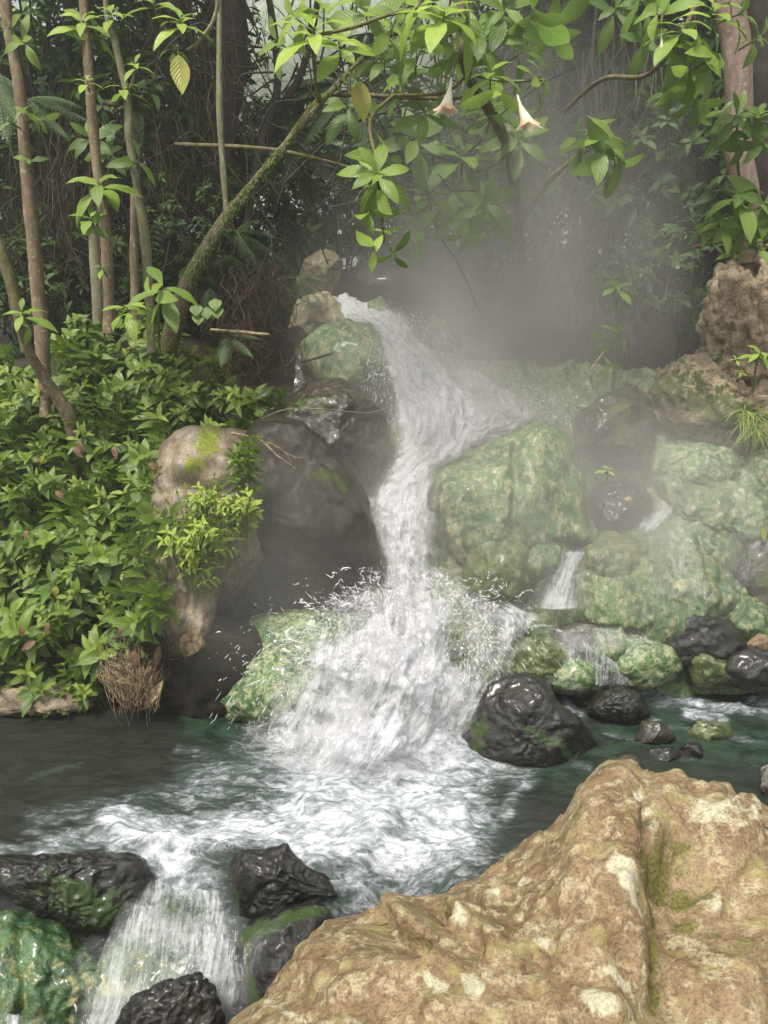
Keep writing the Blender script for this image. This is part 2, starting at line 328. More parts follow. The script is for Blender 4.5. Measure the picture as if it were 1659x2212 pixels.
def rock(name, out, Y, depth, mat, label, sub=5, tilt=.35, rough=.05, fine=.012, seed=0, box=.6, creases=(), moss=(), pale=(), topmoss=0., facet=.45, cen=None, parent=None, group=None, rscale=1., cat='rock', strat=None, warpk=.55, lumps=0):
    V, F = ico(sub); out = np.asarray(out, float)
    lo, hi = out.min(0), out.max(0)
    cu, cv = cen if cen else ((lo + hi) / 2)
    ph = np.arctan2(V[:, 2], V[:, 0]); rho = np.hypot(V[:, 0], V[:, 2])
    rr = outline_r(out, cu, cv, ph) * GROW
    lat = np.sin(np.clip(np.arcsin(np.clip(rho, 0, 1)), 0, math.pi / 2)) ** 1.0
    u = cu + lat * rr * np.cos(ph); v = cv - lat * rr * np.sin(ph)
    ky = np.sign(V[:, 1]) * np.abs(V[:, 1]) ** box * depth * .5
    base = P(u, v, Y); c0 = P(cu, cv, Y)
    # depth is laid along world y, sheared so that the top lies further back than the foot
    W = base.copy(); W[:, 1] += ky + (base[:, 2] - c0[2]) * tilt
    # keep the outline's angular size: rescale laterally about the eye for the moved depth
    f = (W[:, 1] / Y); s = f
    W[:, 0] = base[:, 0] * s; W[:, 2] = CAMH + (base[:, 2] - CAMH) * s
    size = np.ptp(W[:, 0]) * .5 + np.ptp(W[:, 2]) * .5
    nr = unit(W - W.mean(0)); q = W * rscale / max(size, .15) * 1.6
    if facet:
        fp = rand_dirs(26) if seed == 0 else unit(np.random.default_rng(seed).normal(size=(26, 3)))
        ctr = W.mean(0); ext = (W - ctr); half = np.ptp(W, axis=0) / 2; en = ext / half
        for k in range(26):
            dd = en @ fp[k]; lim = .74 + .16 * ((k * 7919 + seed * 31) % 10) / 10
            over = np.maximum(dd - lim, 0); en = en - fp[k] * (over * facet)[:, None]
        W = ctr + en * half
    disp = rough * size * (fbm(q, seed, 4) * .8 + .5 * fbm(q * 2.1, seed + 9, 3, ridged=True) - .25) + (0 if lumps else fine) * size * fbm(q * 7, seed + 3, 4, .6, ridged=True) + (fine if lumps else 0) * size * fbm(q * 9, seed + 3, 6, .68) + .35 * fine * size * fbm(q * 26, seed + 4, 3, .6)
    warp = np.stack([fbm(q * .9, seed + 41 + k, 3) for k in range(3)], -1)
    W = W + warp * size * np.array([.07, .16, .07]) * warpk
    disp += rough * .55 * size * np.abs(fbm(q * 1.5 + warp, seed + 50, 4, .55)) * -2 + fine * .8 * size * vnoise(q * 15, seed + 51)
    front = np.clip(.3 - V[:, 1], 0, 1); wl_ = vnoise(q * 9, seed + 61) if lumps else 0
    if strat:
        disp += strat * np.abs(vnoise(np.stack([W[:, 0] * 3, W[:, 1] * 3, W[:, 2] * 22 + W[:, 0] * 9], -1), seed))
    if lumps:
        lr = np.random.default_rng(seed + 1)
        for _ in range(lumps):
            a0, b0 = lr.uniform(max(lo[0], -60), min(hi[0], 1720)), lr.uniform(lo[1], min(hi[1], 2260)); rad = 6 + 26 * lr.random() ** 2.5; am = lr.choice([1, 1, -1.3]) * rad * .00042 * lr.uniform(.4, 1.1)
            el = lr.uniform(.6, 1.5); dd = np.hypot((u - a0) * el, (v - b0) / el) / rad * (1 + .3 * wl_); disp += am * np.clip(1.25 - dd * dd, 0, 1) ** .6
    for a in creases:
        wig = 1 + .5 * vnoise(W * 9, seed + 21)
        kw = 26 if lumps else 10; d = seg_d(u + kw * fbm(W * 7, seed + 5, 3) * 1.5, v + kw * fbm(W * 7, seed + 6, 3) * 1.5, a[:4]); disp += a[5] * np.exp(-(d / (a[4] * wig)) ** 2) * np.clip(front * 2, 0, 1)
    W = W + nr * disp[:, None]
    E = F; fn = np.cross(W[E[:, 1]] - W[E[:, 0]], W[E[:, 2]] - W[E[:, 0]]); vn = np.zeros_like(W)
    for k in range(3): np.add.at(vn, E[:, k], fn)
    vn = unit(vn)
    if (vn * nr).sum() < 0: vn = -vn
    mo = soft(u, v, moss) + topmoss * np.clip(vn[:, 2] * 1.6 - .4, 0, 1); pa = soft(u, v, pale)
    o0 = np.array([c0[0], W[:, 1].mean(), W[:, 2].min()])
    o = mesh_obj(name, W, F, mat, parent, o0, dict(moss=mo, pale=pa))
    if parent is None: meta(o, label, cat, group)
    return o

# ------------------------------------------------------------------ ground
m = N('dark leaf litter soil'); a_ = m.noise(2.2, 8, .65); b_ = m.noise(26, 6, .7)
c_ = m.mix(m.rng(a_, .35, .65), (.02, .014, .009), (.05, .034, .02)); c_ = m.mix(m.rng(b_, .55, .66), c_, (.1, .06, .035)); c_ = m.mix(m.rng(m.noise(5, 6, .6), .56, .64, 0, .8), c_, (.025, .04, .01))
m.set(m.b.inputs['Base Color'], c_); m.b.inputs['Roughness'].default_value = .85; m.set(m.b.inputs['Normal'], m.bump(m.math('ADD', a_, b_), 1., .06)); M['soil'] = m.m
m = N('stream bed gravel'); a_ = m.voro(9); m.set(m.b.inputs['Base Color'], m.mix(m.rng(a_, .1, .6), (.02, .04, .025), (.07, .09, .05))); M['bed'] = m.m
def smooth(a, b, x): t = np.clip((x - a) / (b - a), 0, 1); return t * t * (3 - 2 * t)
def ground_z(X, Y):
    chan = -.15 + .35 * smooth(3.9, 4.4, Y) + 1.55 * smooth(4.4, 6.1, Y) + .25 * smooth(6.1, 9, Y)            # bed of the stream
    chan = chan - .9 * (1 - smooth(2.2, 2.75, Y)) - .25 * (1 - smooth(2.75, 3.9, Y)) - .1
    left = -.25 + 2.2 * smooth(3.85, 5.5, Y) + .35 * smooth(5.3, 8, Y) + .45 * smooth(8, 14, Y)
    left = np.where(Y < 3.75, np.minimum(left, chan), left)
    right = -.3 + .3 * smooth(4.1, 4.6, Y) + 1.1 * smooth(5.0, 6.3, Y) + 1.7 * smooth(6.3, 8.6, Y)
    wl = smooth(-.75, -1.35, X + (Y - 4) * .12); cx = np.where(Y > 4.2, -.35 + 0 * X, .1)
    wr = smooth(.3, 1.1, X - (Y - 6) * .05) * smooth(4.2, 5.0, Y) + smooth(1.4, 2.2, X) * (1 - smooth(4.2, 5.0, Y)) * .6
    wr = np.clip(wr, 0, 1)
    back = .9 * smooth(6.6, 7.6, Y)
    z = chan + back; z = z * (1 - wl) + left * wl; z = z * (1 - wr) + right * wr
    return z + 30 * smooth(60, 160, np.hypot(X, Y)) * .3
gx = np.concatenate([np.linspace(-160, -9, 18), np.linspace(-8.5, 8.5, 240), np.linspace(9, 160, 18)])
gy = np.concatenate([np.linspace(-60, 0.2, 12), np.linspace(.4, 14, 220), np.linspace(15, 200, 24)])
GX, GY = np.meshgrid(gx, gy)
GZ = ground_z(GX, GY); q = np.stack([GX, GY, GZ], -1); near = np.exp(-(np.hypot(GX, GY - 6) / 14) ** 2)
GZ = GZ + near * (.09 * fbm(q * 1.7, 3, 5) + .03 * fbm(q * 8, 4, 3)) * smooth(3.6, 4.6, GY)
meta(mesh_obj('ground', np.stack([GX, GY, GZ], -1).reshape(-1, 3), grid_faces(len(gx), len(gy)), M['soil']), kind='structure')
def gz(x, y): return float(ground_z(np.array(x, float), np.array(y, float)))

def bed_patch(x0, x1, y0, y1, zf, mat, nx, ny, amp, seed):
    a, b = np.meshgrid(np.linspace(x0, x1, nx), np.linspace(y0, y1, ny)); z = zf(a, b); q = np.stack([a, b, z], -1)
    z = z + amp * (fbm(q * 2.4, seed, 5) + .8 * fbm(q * 5, seed + 5, 4, .55, True)) + .12 * amp * fbm(q * 30, seed + 9, 3)
    meta(mesh_obj('stream_bed', np.stack([a, b, z], -1).reshape(-1, 3), grid_faces(nx, ny), mat, attrs=dict(moss=.25 * fbm(q * 3, 9, 3).ravel(), pale=.3 * fbm(q * 2, 12, 3).ravel() + .1)), kind='structure')
bed_patch(.25, 3.4, 4.0, 5.6, lambda a, b: np.where(b < 4.3, -.4 + (b - 4.0) * 1.9, .34 + (b - 4.3) * 1.2), M['green'], 300, 230, .1, 301)
bed_patch(-.75, 1.0, 4.2, 6.6, lambda a, b: -.35 + 1.08 * (b - 4.2) - .25 * np.abs(a), M['darkbrown'], 120, 140, .06, 303)
# ------------------------------------------------------------------ rocks, left bank
rock('boulder', [(580, 905), (592, 845), (650, 808), (730, 812), (795, 845), (850, 905), (852, 1000), (842, 1066), (790, 1080), (740, 1076), (680, 1050), (600, 1010)], 4.95, .9, M['darkbrown'],
     'flat sided dark boulder with mossy top left of the upper falls', 6, .3, .02, .012, 3, .38, warpk=.2, moss=[(620, 850, 700, 870, 40, .5), (740, 900, 770, 960, 30, .25)], topmoss=.1, facet=.9)
rock('boulder', [(545, 915), (590, 880), (650, 880), (700, 950), (765, 1030), (800, 1080), (815, 1150), (838, 1210), (828, 1280), (740, 1330), (600, 1350), (500, 1345), (440, 1310), (450, 1200), (480, 1100), (500, 980)], 4.62, 1.15, M['smooth'],
     'large smooth dark boulder overhanging the pool left of the falls', 6, .12, .03, .005, 5, .5, facet=.75, warpk=.3, strat=-.008, moss=[(680, 980, 760, 1060, 22, .5), (560, 1010, 560, 1100, 40, .12), (640, 1150, 760, 1230, 60, .18)], creases=[(690, 990, 800, 1140, 14, .03), (470, 1290, 620, 1230, 30, -.03)])
rock('boulder', [(312, 1060), (322, 985), (350, 935), (400, 918), (470, 910), (545, 925), (590, 965), (600, 1060), (580, 1200), (500, 1330), (380, 1330), (330, 1200)], 4.5, .8, M['tan'],
     'rounded grey boulder with a patch of bright yellow moss', 6, .25, .035, .006, 8, .6, creases=[(400, 1045, 530, 1060, 30, -.1), (370, 940, 350, 1060, 14, -.03)], moss=[(455, 930, 445, 965, 34, .85), (425, 1005, 418, 1015, 22, .75), (510, 940, 540, 1020, 26, .4), (540, 1050, 560, 1090, 30, .3)])
rock('boulder', [(322, 1250), (350, 1150), (400, 1110), (450, 1085), (490, 1070), (512, 1100), (516, 1145), (498, 1215), (478, 1265), (466, 1340), (440, 1440), (390, 1490), (330, 1490), (330, 1380)], 4.16, .5, M['tan'],
     'upright weathered grey slab under the trailing leaves at the pool edge', 6, .2, .035, .014, 9, .5, creases=[(500, 1100, 490, 1210, 10, .02), (430, 1110, 400, 1400, 8, -.03), (470, 1200, 430, 1330, 12, -.03), (380, 1150, 370, 1400, 14, -.03)], pale=[(470, 1100, 490, 1180, 12, .15)], moss=[(380, 1300, 380, 1400, 10, .3)])
rock('boulder', [(180, 1440), (250, 1400), (360, 1410), (440, 1330), (480, 1295), (560, 1310), (620, 1325), (618, 1390), (570, 1490), (480, 1562), (380, 1562), (290, 1540), (200, 1500)], 4.1, .55, M['smooth'],
     'sloping wet dark rock below the upright slab at the waterline', 5, .3, .05, .012, 12, .7, creases=[(400, 1540, 470, 1460, 8, .02)], pale=[(405, 1535, 475, 1462, 5, .3)])
rock('boulder', [(560, 1330), (640, 1310), (760, 1310), (850, 1360), (880, 1500), (800, 1600), (620, 1600), (455, 1590), (470, 1530), (520, 1450)], 4.1, .6, M['greenbright'],
     'bright green algae slope behind the left side of the splash', 5, .45, .05, .02, 14, .8, moss=[(560, 1340, 620, 1380, 40, .3)])
rock('boulder', [(-60, 1500), (60, 1478), (180, 1482), (215, 1500), (200, 1530), (80, 1545), (-60, 1560)], 4.0, .3, M['pillar'],
     'low ledge of matted roots and stone at the left pool edge', 4, .2, .08, .03, 15, .8, topmoss=.4)
# ------------------------------------------------------------------ rocks, upper falls
rock('boulder', [(640, 730), (665, 700), (740, 686), (800, 700), (835, 740), (850, 800), (858, 885), (800, 900), (720, 860), (650, 800)], 5.75, .8, M['green'],
     'pale green dome of rock at the top left of the falls', 5, .3, .03, .008, 21, .7, pale=[(650, 740, 700, 840, 40, .4), (820, 720, 850, 800, 18, .35)])
rock('boulder', [(618, 720), (640, 640), (700, 625), (760, 640), (765, 690), (700, 730), (660, 770), (630, 760)], 6.15, .6, M['cream'],
     'cream stained rock beside the highest thread of water', 5, .3, .07, .015, 22, .45, facet=.95, warpk=.9)
rock('boulder', [(645, 610), (658, 560), (700, 533), (752, 545), (745, 600), (725, 650), (665, 650)], 6.7, .6, M['cream'],
     'cream boulder highest in the stream at the head of the falls', 5, .3, .07, .015, 23, .45, facet=.95, warpk=.9)
rock('boulder', [(735, 600), (760, 560), (850, 550), (930, 580), (960, 640), (900, 680), (800, 660), (745, 650)], 6.9, .8, M['black'],
     'black boulder at the head of the falls right of the cream one', 4, .3, .06, .01, 24, .6)
rock('boulder', [(780, 660), (830, 635), (850, 670), (840, 700), (790, 700)], 6.3, .3, M['green'], 'small green rock splitting the water at the lip', 4, .3, .06, .02, 25)
rock('boulder', [(900, 690), (960, 680), (1010, 760), (1040, 830), (980, 860), (920, 800)], 6.2, .6, M['olive'], 'dim green rock behind the spray right of the upper falls', 4, .3, .05, .02, 26)
rock('boulder', [(1000, 830), (1100, 800), (1230, 850), (1260, 920), (1150, 960), (1000, 960)], 5.7, .6, M['darkbrown'], 'dark rock behind the side spray of the falls', 4, .3, .05, .02, 27)
rock('boulder', [(830, 860), (1000, 850), (1120, 900), (1150, 950), (1000, 990), (860, 1080), (840, 980)], 5.45, .7, M['cream'], 'brown and cream rock shelf under the middle falls', 5, .5, .05, .01, 28)
rock('boulder', [(770, 1080), (840, 1060), (950, 1080), (960, 1250), (950, 1400), (820, 1400), (800, 1250)], 4.85, .5, M['cream'], 'cream stained rock face under the lower falls', 5, .3, .04, .01, 29)
# ------------------------------------------------------------------ rocks, right of the falls
rock('boulder', [(932, 1080), (938, 1020), (1000, 985), (1100, 944), (1160, 920), (1215, 900), (1245, 960), (1268, 1060), (1278, 1165), (1200, 1185), (1140, 1200), (1090, 1280), (1010, 1300), (960, 1292), (930, 1210)], 4.85, 1.0, M['green'],
     'largest pale green algae boulder forming the right wall of the falls', 6, .38, .035, .007, 31, .62, creases=[(1110, 960, 1120, 1150, 16, -.05), (1100, 950, 1085, 1050, 8, .02), (960, 1010, 950, 1240, 20, .02), (1150, 950, 1200, 1150, 20, .02)],
     pale=[(950, 1080, 962, 1280, 24, .55), (1200, 1060, 1240, 1160, 30, .3), (1140, 1050, 1150, 1060, 12, .4)], moss=[(1000, 1030, 1060, 1120, 40, .18)])
rock('boulder', [(1000, 1200), (1030, 1160), (1075, 1145), (1110, 1160), (1150, 1180), (1150, 1260), (1120, 1305), (1040, 1305), (1003, 1270)], 4.45, .5, M['olive'],
     'rounded dark green rock at the foot of the largest algae boulder', 5, .25, .05, .01, 32, .7, moss=[(1070, 1190, 1080, 1270, 50, .45)], pale=[(1020, 1175, 1070, 1150, 9, .4)])
rock('boulder', [(1110, 1170), (1140, 1143), (1200, 1160), (1228, 1180), (1220, 1220), (1160, 1260), (1120, 1260)], 4.55, .4, M['green'], 'small green shoulder of rock beside the side cascade', 4, .25, .05, .01, 33, moss=[(1150, 1180, 1180, 1230, 30, .3)])
rock('boulder', [(1222, 960), (1236, 900), (1300, 858), (1370, 828), (1414, 850), (1418, 920), (1408, 1000), (1375, 1032), (1310, 1015), (1250, 990)], 5.15, .75, M['darkbrown'],
     'dark mossy boulder leaning above the squared black block', 5, .2, .06, .02, 34, .55, facet=.7, moss=[(1350, 860, 1345, 960, 28, .7), (1395, 950, 1390, 1000, 14, .4)])
rock('boulder', [(1264, 1070), (1296, 1030), (1362, 1028), (1412, 1064), (1404, 1118), (1366, 1160), (1272, 1166)], 4.85, .5, M['black'],
     'squared black block of stone between the green boulders', 5, .1, .04, .012, 35, .45, facet=.9, strat=-.015, moss=[(1310, 1035, 1340, 1040, 10, .5)])
GROW = 1.2
rock('boulder', [(1340, 1180), (1370, 1100), (1400, 990), (1470, 1020), (1500, 1120), (1480, 1200)], 5.2, .5, M['cream'], 'cream stained rock behind the little right hand spout', 4, .3, .05, .02, 36)
rock('boulder', [(1408, 990), (1420, 962), (1490, 952), (1570, 970), (1612, 1010), (1605, 1065), (1520, 1075), (1420, 1065)], 5.1, .6, M['greenbright'], 'broad bright green boulder under the mossy right bank', 5, .35, .06, .018, 37)
rock('boulder', [(1470, 1080), (1500, 1045), (1570, 1050), (1605, 1085), (1590, 1135), (1520, 1150), (1478, 1125)], 4.95, .4, M['black'], 'wet black rock wedged among bright green boulders', 5, .2, .06, .02, 38, facet=.5, topmoss=.3)
rock('boulder', [(1368, 1175), (1400, 1140), (1460, 1118), (1540, 1116), (1572, 1180), (1570, 1260), (1470, 1290), (1390, 1250)], 4.8, .6, M['greenbright'], 'bright green boulder with a sharp front edge below the black rock', 5, .35, .05, .018, 39, facet=.4)
rock('boulder', [(1240, 1240), (1268, 1190), (1310, 1155), (1360, 1156), (1392, 1185), (1395, 1250), (1350, 1330), (1240, 1335)], 4.6, .6, M['olive'], 'olive rounded rock right of the side cascade', 5, .3, .05, .02, 40, pale=[(1330, 1180, 1350, 1200, 20, .4)])
rock('boulder', [(1372, 1270), (1400, 1222), (1440, 1214), (1500, 1230), (1538, 1265), (1545, 1340), (1440, 1360), (1384, 1340)], 4.5, .5, M['olive'], 'brown green rock in the middle of the right cascade', 5, .25, .05, .018, 41, moss=[(1460, 1260, 1520, 1320, 30, .3)])
rock('boulder', [(1288, 1335), (1330, 1305), (1382, 1298), (1390, 1330), (1350, 1358), (1300, 1358)], 4.38, .3, M['olive'], 'low olive rock at the foot of the side cascade', 4, .2, .06, .02, 42)
rock('boulder', [(1376, 1330), (1410, 1292), (1470, 1290), (1510, 1320), (1512, 1372), (1440, 1390), (1385, 1375)], 4.32, .4, M['green'], 'small domed green rock above the dark wet boulder', 4, .2, .06, .02, 43, moss=[(1440, 1320, 1450, 1360, 40, .3)])
rock('boulder', [(1434, 1372), (1450, 1340), (1485, 1324), (1560, 1345), (1604, 1392), (1590, 1432), (1500, 1446), (1442, 1418)], 4.25, .45, M['black'], 'dark wet boulder standing right of the veiled ledge', 5, .2, .06, .02, 44, .6, facet=.6)
rock('boulder', [(1560, 1150), (1570, 1040), (1620, 990), (1700, 980), (1780, 1100), (1760, 1350), (1640, 1340), (1565, 1250)], 4.95, .8, M['green'], 'tall pale green rock wall at the right edge', 5, .25, .06, .02, 45, moss=[(1640, 1050, 1620, 1100, 30, .3)], pale=[(1590, 1150, 1590, 1280, 20, .4)])
rock('boulder', [(1602, 1240), (1625, 1180), (1700, 1170), (1760, 1250), (1720, 1330), (1630, 1300)], 4.55, .4, M['darkbrown'], 'brown mossy rock jutting in at the right edge', 4, .2, .06, .02, 46, moss=[(1640, 1200, 1650, 1260, 25, .6)])
rock('boulder', [(1555, 1330), (1575, 1290), (1620, 1290), (1665, 1310), (1660, 1385), (1600, 1390), (1565, 1370)], 4.4, .35, M['green'], 'small pale rock with a dark rim near the right edge', 4, .2, .07, .02, 47)
rock('boulder', [(1574, 1450), (1590, 1420), (1630, 1402), (1690, 1420), (1740, 1470), (1660, 1490), (1590, 1480)], 4.05, .35, M['black'], 'angular black rock at the right edge of the upper pool', 4, .1, .06, .02, 48, facet=.8)
rock('boulder', [(1610, 1395), (1640, 1370), (1659, 1372), (1656, 1402), (1625, 1412)], 4.15, .12, M['orange'], 'small orange stone resting at the right edge above the black rock', 3, .1, .05, .02, 49)
for a in [([(1400, 1080), (1430, 1062), (1480, 1075), (1475, 1130), (1420, 1140)], 5.0, 'small green rock beside the little spout', 'greenbright'),
          ([(1500, 1170), (1560, 1140), (1600, 1170), (1600, 1240), (1530, 1250)], 4.7, 'green cobble against the pale rock wall', 'green'),
          ([(1530, 1260), (1570, 1250), (1600, 1290), (1580, 1340), (1535, 1330)], 4.45, 'pale cobble under the pale rock wall', 'green'),
          ([(1480, 1410), (1530, 1400), (1600, 1420), (1600, 1470), (1500, 1480)], 4.15, 'low dark green rock awash below the dark wet boulder', 'olive'),
          ([(1180, 1440), (1230, 1420), (1300, 1440), (1300, 1490), (1200, 1495)], 4.12, 'pale green rock awash behind the white strip of water', 'greenbright'),
          ([(1320, 1400), (1370, 1380), (1450, 1400), (1470, 1460), (1380, 1490), (1320, 1470)], 4.15, 'yellow green rock awash under the veil of water', 'greenbright'),
          ([(1280, 1370), (1340, 1360), (1380, 1400), (1340, 1440), (1280, 1430)], 4.2, 'dull green rock under the thin falling veil', 'green')]:
    rock('boulder', a[0], a[1], .35, M[a[3]], a[2], 4, .25, .06, .02, int(a[1] * 100) + int(a[0][0][0]))
GROW = 1.0
rock('boulder', [(1215, 1250), (1250, 1185), (1330, 1140), (1420, 1105), (1560, 1105), (1600, 1180), (1595, 1290), (1540, 1350), (1400, 1372), (1240, 1345)], 4.66, .66, M['green'], 'broad sloping algae slab that joins the rocks of the right cascade', 6, .75, .07, .012, 131, .6, pale=[(1300, 1200, 1290, 1330, 18, .35), (1450, 1150, 1470, 1300, 20, .4)], moss=[(1380, 1250, 1500, 1310, 50, .3)])
rock('boulder', [(1405, 1010), (1460, 965), (1600, 960), (1720, 1000), (1720, 1160), (1580, 1190), (1440, 1130)], 5.0, .6, M['green'], 'broad upper algae slab under the mossy right bank', 6, .75, .07, .012, 133, .6, pale=[(1580, 1000, 1600, 1150, 18, .4)])
GROW = 1.05
rock('boulder', [(1078, 1440), (1084, 1395), (1125, 1366), (1190, 1372), (1238, 1405), (1245, 1480), (1160, 1500), (1090, 1475)], 4.2, .4, M['olive'], 'domed brown rock with water sliding round it right of the splash', 5, .25, .05, .015, 51, pale=[(1090, 1390, 1090, 1450, 18, .35), (1160, 1400, 1180, 1420, 16, .3)], moss=[(1200, 1430, 1200, 1470, 30, .4)])
rock('boulder', [(1170, 1375), (1250, 1345), (1340, 1340), (1420, 1358), (1436, 1400), (1430, 1450), (1330, 1470), (1220, 1450)], 4.32, .4, M['darkbrown'], 'dark ledge veiled by a thin sheet of water', 5, .2, .04, .015, 52, .6)
rock('boulder', [(996, 1585), (1035, 1525), (1058, 1480), (1090, 1462), (1135, 1457), (1180, 1470), (1200, 1515), (1245, 1550), (1290, 1605), (1294, 1645), (1200, 1675), (1110, 1660), (1005, 1625)], 3.66, .6, M['black'],
     'big dark boulder with green lower flanks standing in the pool right of the splash', 6, .25, .035, .007, 53, .6, facet=.9, warpk=.25, moss=[(1010, 1540, 1010, 1620, 22, .6), (1150, 1570, 1270, 1640, 40, .5)], pale=[(1150, 1560, 1250, 1640, 38, .48), (1005, 1570, 1005, 1610, 18, .5), (1120, 1530, 1120, 1600, 20, .3)])
rock('boulder', [(1268, 1528), (1295, 1495), (1340, 1482), (1385, 1498), (1408, 1540), (1350, 1566), (1285, 1556)], 3.9, .3, M['black'], 'low black rock in the current behind the big dark boulder', 5, .15, .05, .02, 54, facet=.5)
for i, a in enumerate([([(1368, 1605), (1385, 1560), (1425, 1558), (1458, 1592), (1420, 1618)], 'reddish brown rock breaking the green current', 'darkbrown'),
          ([(1388, 1640), (1405, 1612), (1450, 1615), (1476, 1638), (1430, 1655)], 'flat dark rock behind the orange boulder peak', 'black'),
          ([(1460, 1628), (1485, 1600), (1515, 1608), (1524, 1635), (1490, 1650)], 'small shiny dark rock nearest the right current', 'black'),
          ([(1298, 1678), (1315, 1640), (1365, 1625), (1392, 1650), (1392, 1690), (1320, 1700)], 'squat dark rock just left of the orange boulder peak', 'darkbrown'),
          ([(1632, 1715), (1640, 1655), (1700, 1640), (1760, 1700), (1700, 1760)], 'dark brown rock cut off by the right edge beyond the orange boulder', 'darkbrown'),
          ([(1480, 1590), (1510, 1560), (1570, 1565), (1590, 1595), (1530, 1612)], 'submerged brown rock in the right current', 'olive')]):
    rock('boulder', a[0], [3.7, 3.56, 3.58, 3.42, 3.25, 3.74][i], .25, M[a[2]], a[1], 4, .15, .07, .02, 60 + i, facet=.6)
GROW = 1.03
# right bank
rock('rock_pillar', [(1500, 760), (1512, 680), (1530, 580), (1560, 545), (1620, 540), (1700, 560), (1790, 640), (1790, 980), (1640, 960), (1560, 860), (1520, 820)], 5.55, .9, M['pillar'],
     'tall pitted brown rock pillar with moss at its foot at the right edge', 6, .12, .07, .03, 71, .6, facet=.5, creases=[(1560, 600, 1550, 760, 10, -.04), (1630, 560, 1640, 780, 12, -.05), (1600, 700, 1600, 850, 14, -.03)], pale=[(1580, 640, 1590, 800, 20, .3)], moss=[(1520, 780, 1600, 900, 60, .5), (1530, 600, 1520, 720, 20, .3)], cat='rock pillar')
rock('mossy_bank', [(1405, 860), (1440, 770), (1500, 730), (1570, 800), (1659, 860), (1790, 860), (1790, 1010), (1620, 1000), (1500, 955), (1420, 960)], 5.35, .8, M['pillar'],
     'dark mossy earth bank between the black boulder and the pillar', 5, .5, .12, .05, 72, .8, moss=[(1450, 840, 1620, 930, 90, .65)], cat='bank')
# ------------------------------------------------------------------ rocks, foreground
rock('boulder', [(490, 1935), (495, 1880), (510, 1848), (530, 1836), (572, 1838), (612, 1829), (628, 1842), (655, 1870), (705, 1893), (752, 1918), (745, 1932), (690, 1938), (620, 1962), (602, 1985), (555, 1996), (510, 1975)], 2.72, .34, M['black'],
     'wedge shaped glossy black rock parting the water before the lip', 6, .3, .03, .014, 81, .6, facet=.9, warpk=.15, creases=[(620, 1840, 590, 1900, 7, .02), (590, 1900, 530, 1960, 8, -.02), (600, 1880, 700, 1900, 7, .012)], moss=[(492, 1860, 496, 1970, 11, .7)])
rock('boulder', [(250, 2230), (262, 2180), (300, 2152), (360, 2130), (430, 2108), (468, 2130), (488, 2180), (494, 2250), (480, 2330), (260, 2330)], 2.12, .3, M['black'],
     'round topped glossy black rock at the bottom edge of the picture', 6, .2, .05, .02, 82, .7, facet=.5)
rock('boulder', [(-60, 1880), (-10, 1866), (60, 1858), (150, 1850), (250, 1844), (305, 1858), (312, 1890), (290, 1965), (225, 2025), (160, 2020), (100, 1985), (40, 1950), (-60, 1915)], 2.68, .4, M['black'],
     'dark ledge rock with green algae at the pool lip on the left', 6, .35, .04, .025, 83, .7, moss=[(150, 1930, 250, 1990, 80, .7), (100, 1880, 200, 1890, 30, .5), (20, 1900, 60, 1930, 24, .35)], facet=.3)
rock('boulder', [(-120, 1930), (0, 1945), (60, 1975), (130, 2010), (200, 2060), (235, 2110), (262, 2212), (270, 2400), (-120, 2400)], 2.5, .5, M['chute'],
     'yellow green algae wall below the dark ledge at bottom left', 6, .35, .05, .015, 84, .8, pale=[(60, 2000, 200, 2100, 35, .35), (170, 2080, 190, 2250, 20, .5), (60, 2100, 60, 2150, 30, .25)], creases=[(30, 1980, 50, 2250, 18, -.04)], moss=[(100, 2080, 120, 2200, 40, .4)])
rock('boulder', [(180, 2120), (230, 2000), (300, 1930), (400, 1905), (500, 1930), (540, 2010), (530, 2150), (500, 2300), (200, 2400)], 2.52, .4, M['chute'],
     'green algae rock beneath the near chute of water', 5, .5, .04, .015, 85, .8, pale=[(230, 2100, 320, 2150, 30, .6)])
rock('boulder', [(505, 2040), (540, 1995), (620, 1958), (720, 1940), (760, 1960), (720, 2010), (640, 2080), (600, 2130), (560, 2200), (530, 2230), (515, 2120)], 2.45, .4, M['black'],
     'dark rock with a bright green rim between the chute and orange boulder', 5, .4, .05, .015, 86, .8, moss=[(520, 2030, 620, 1985, 22, .95), (620, 1985, 720, 1950, 14, .9), (530, 2060, 545, 2180, 10, .8)])
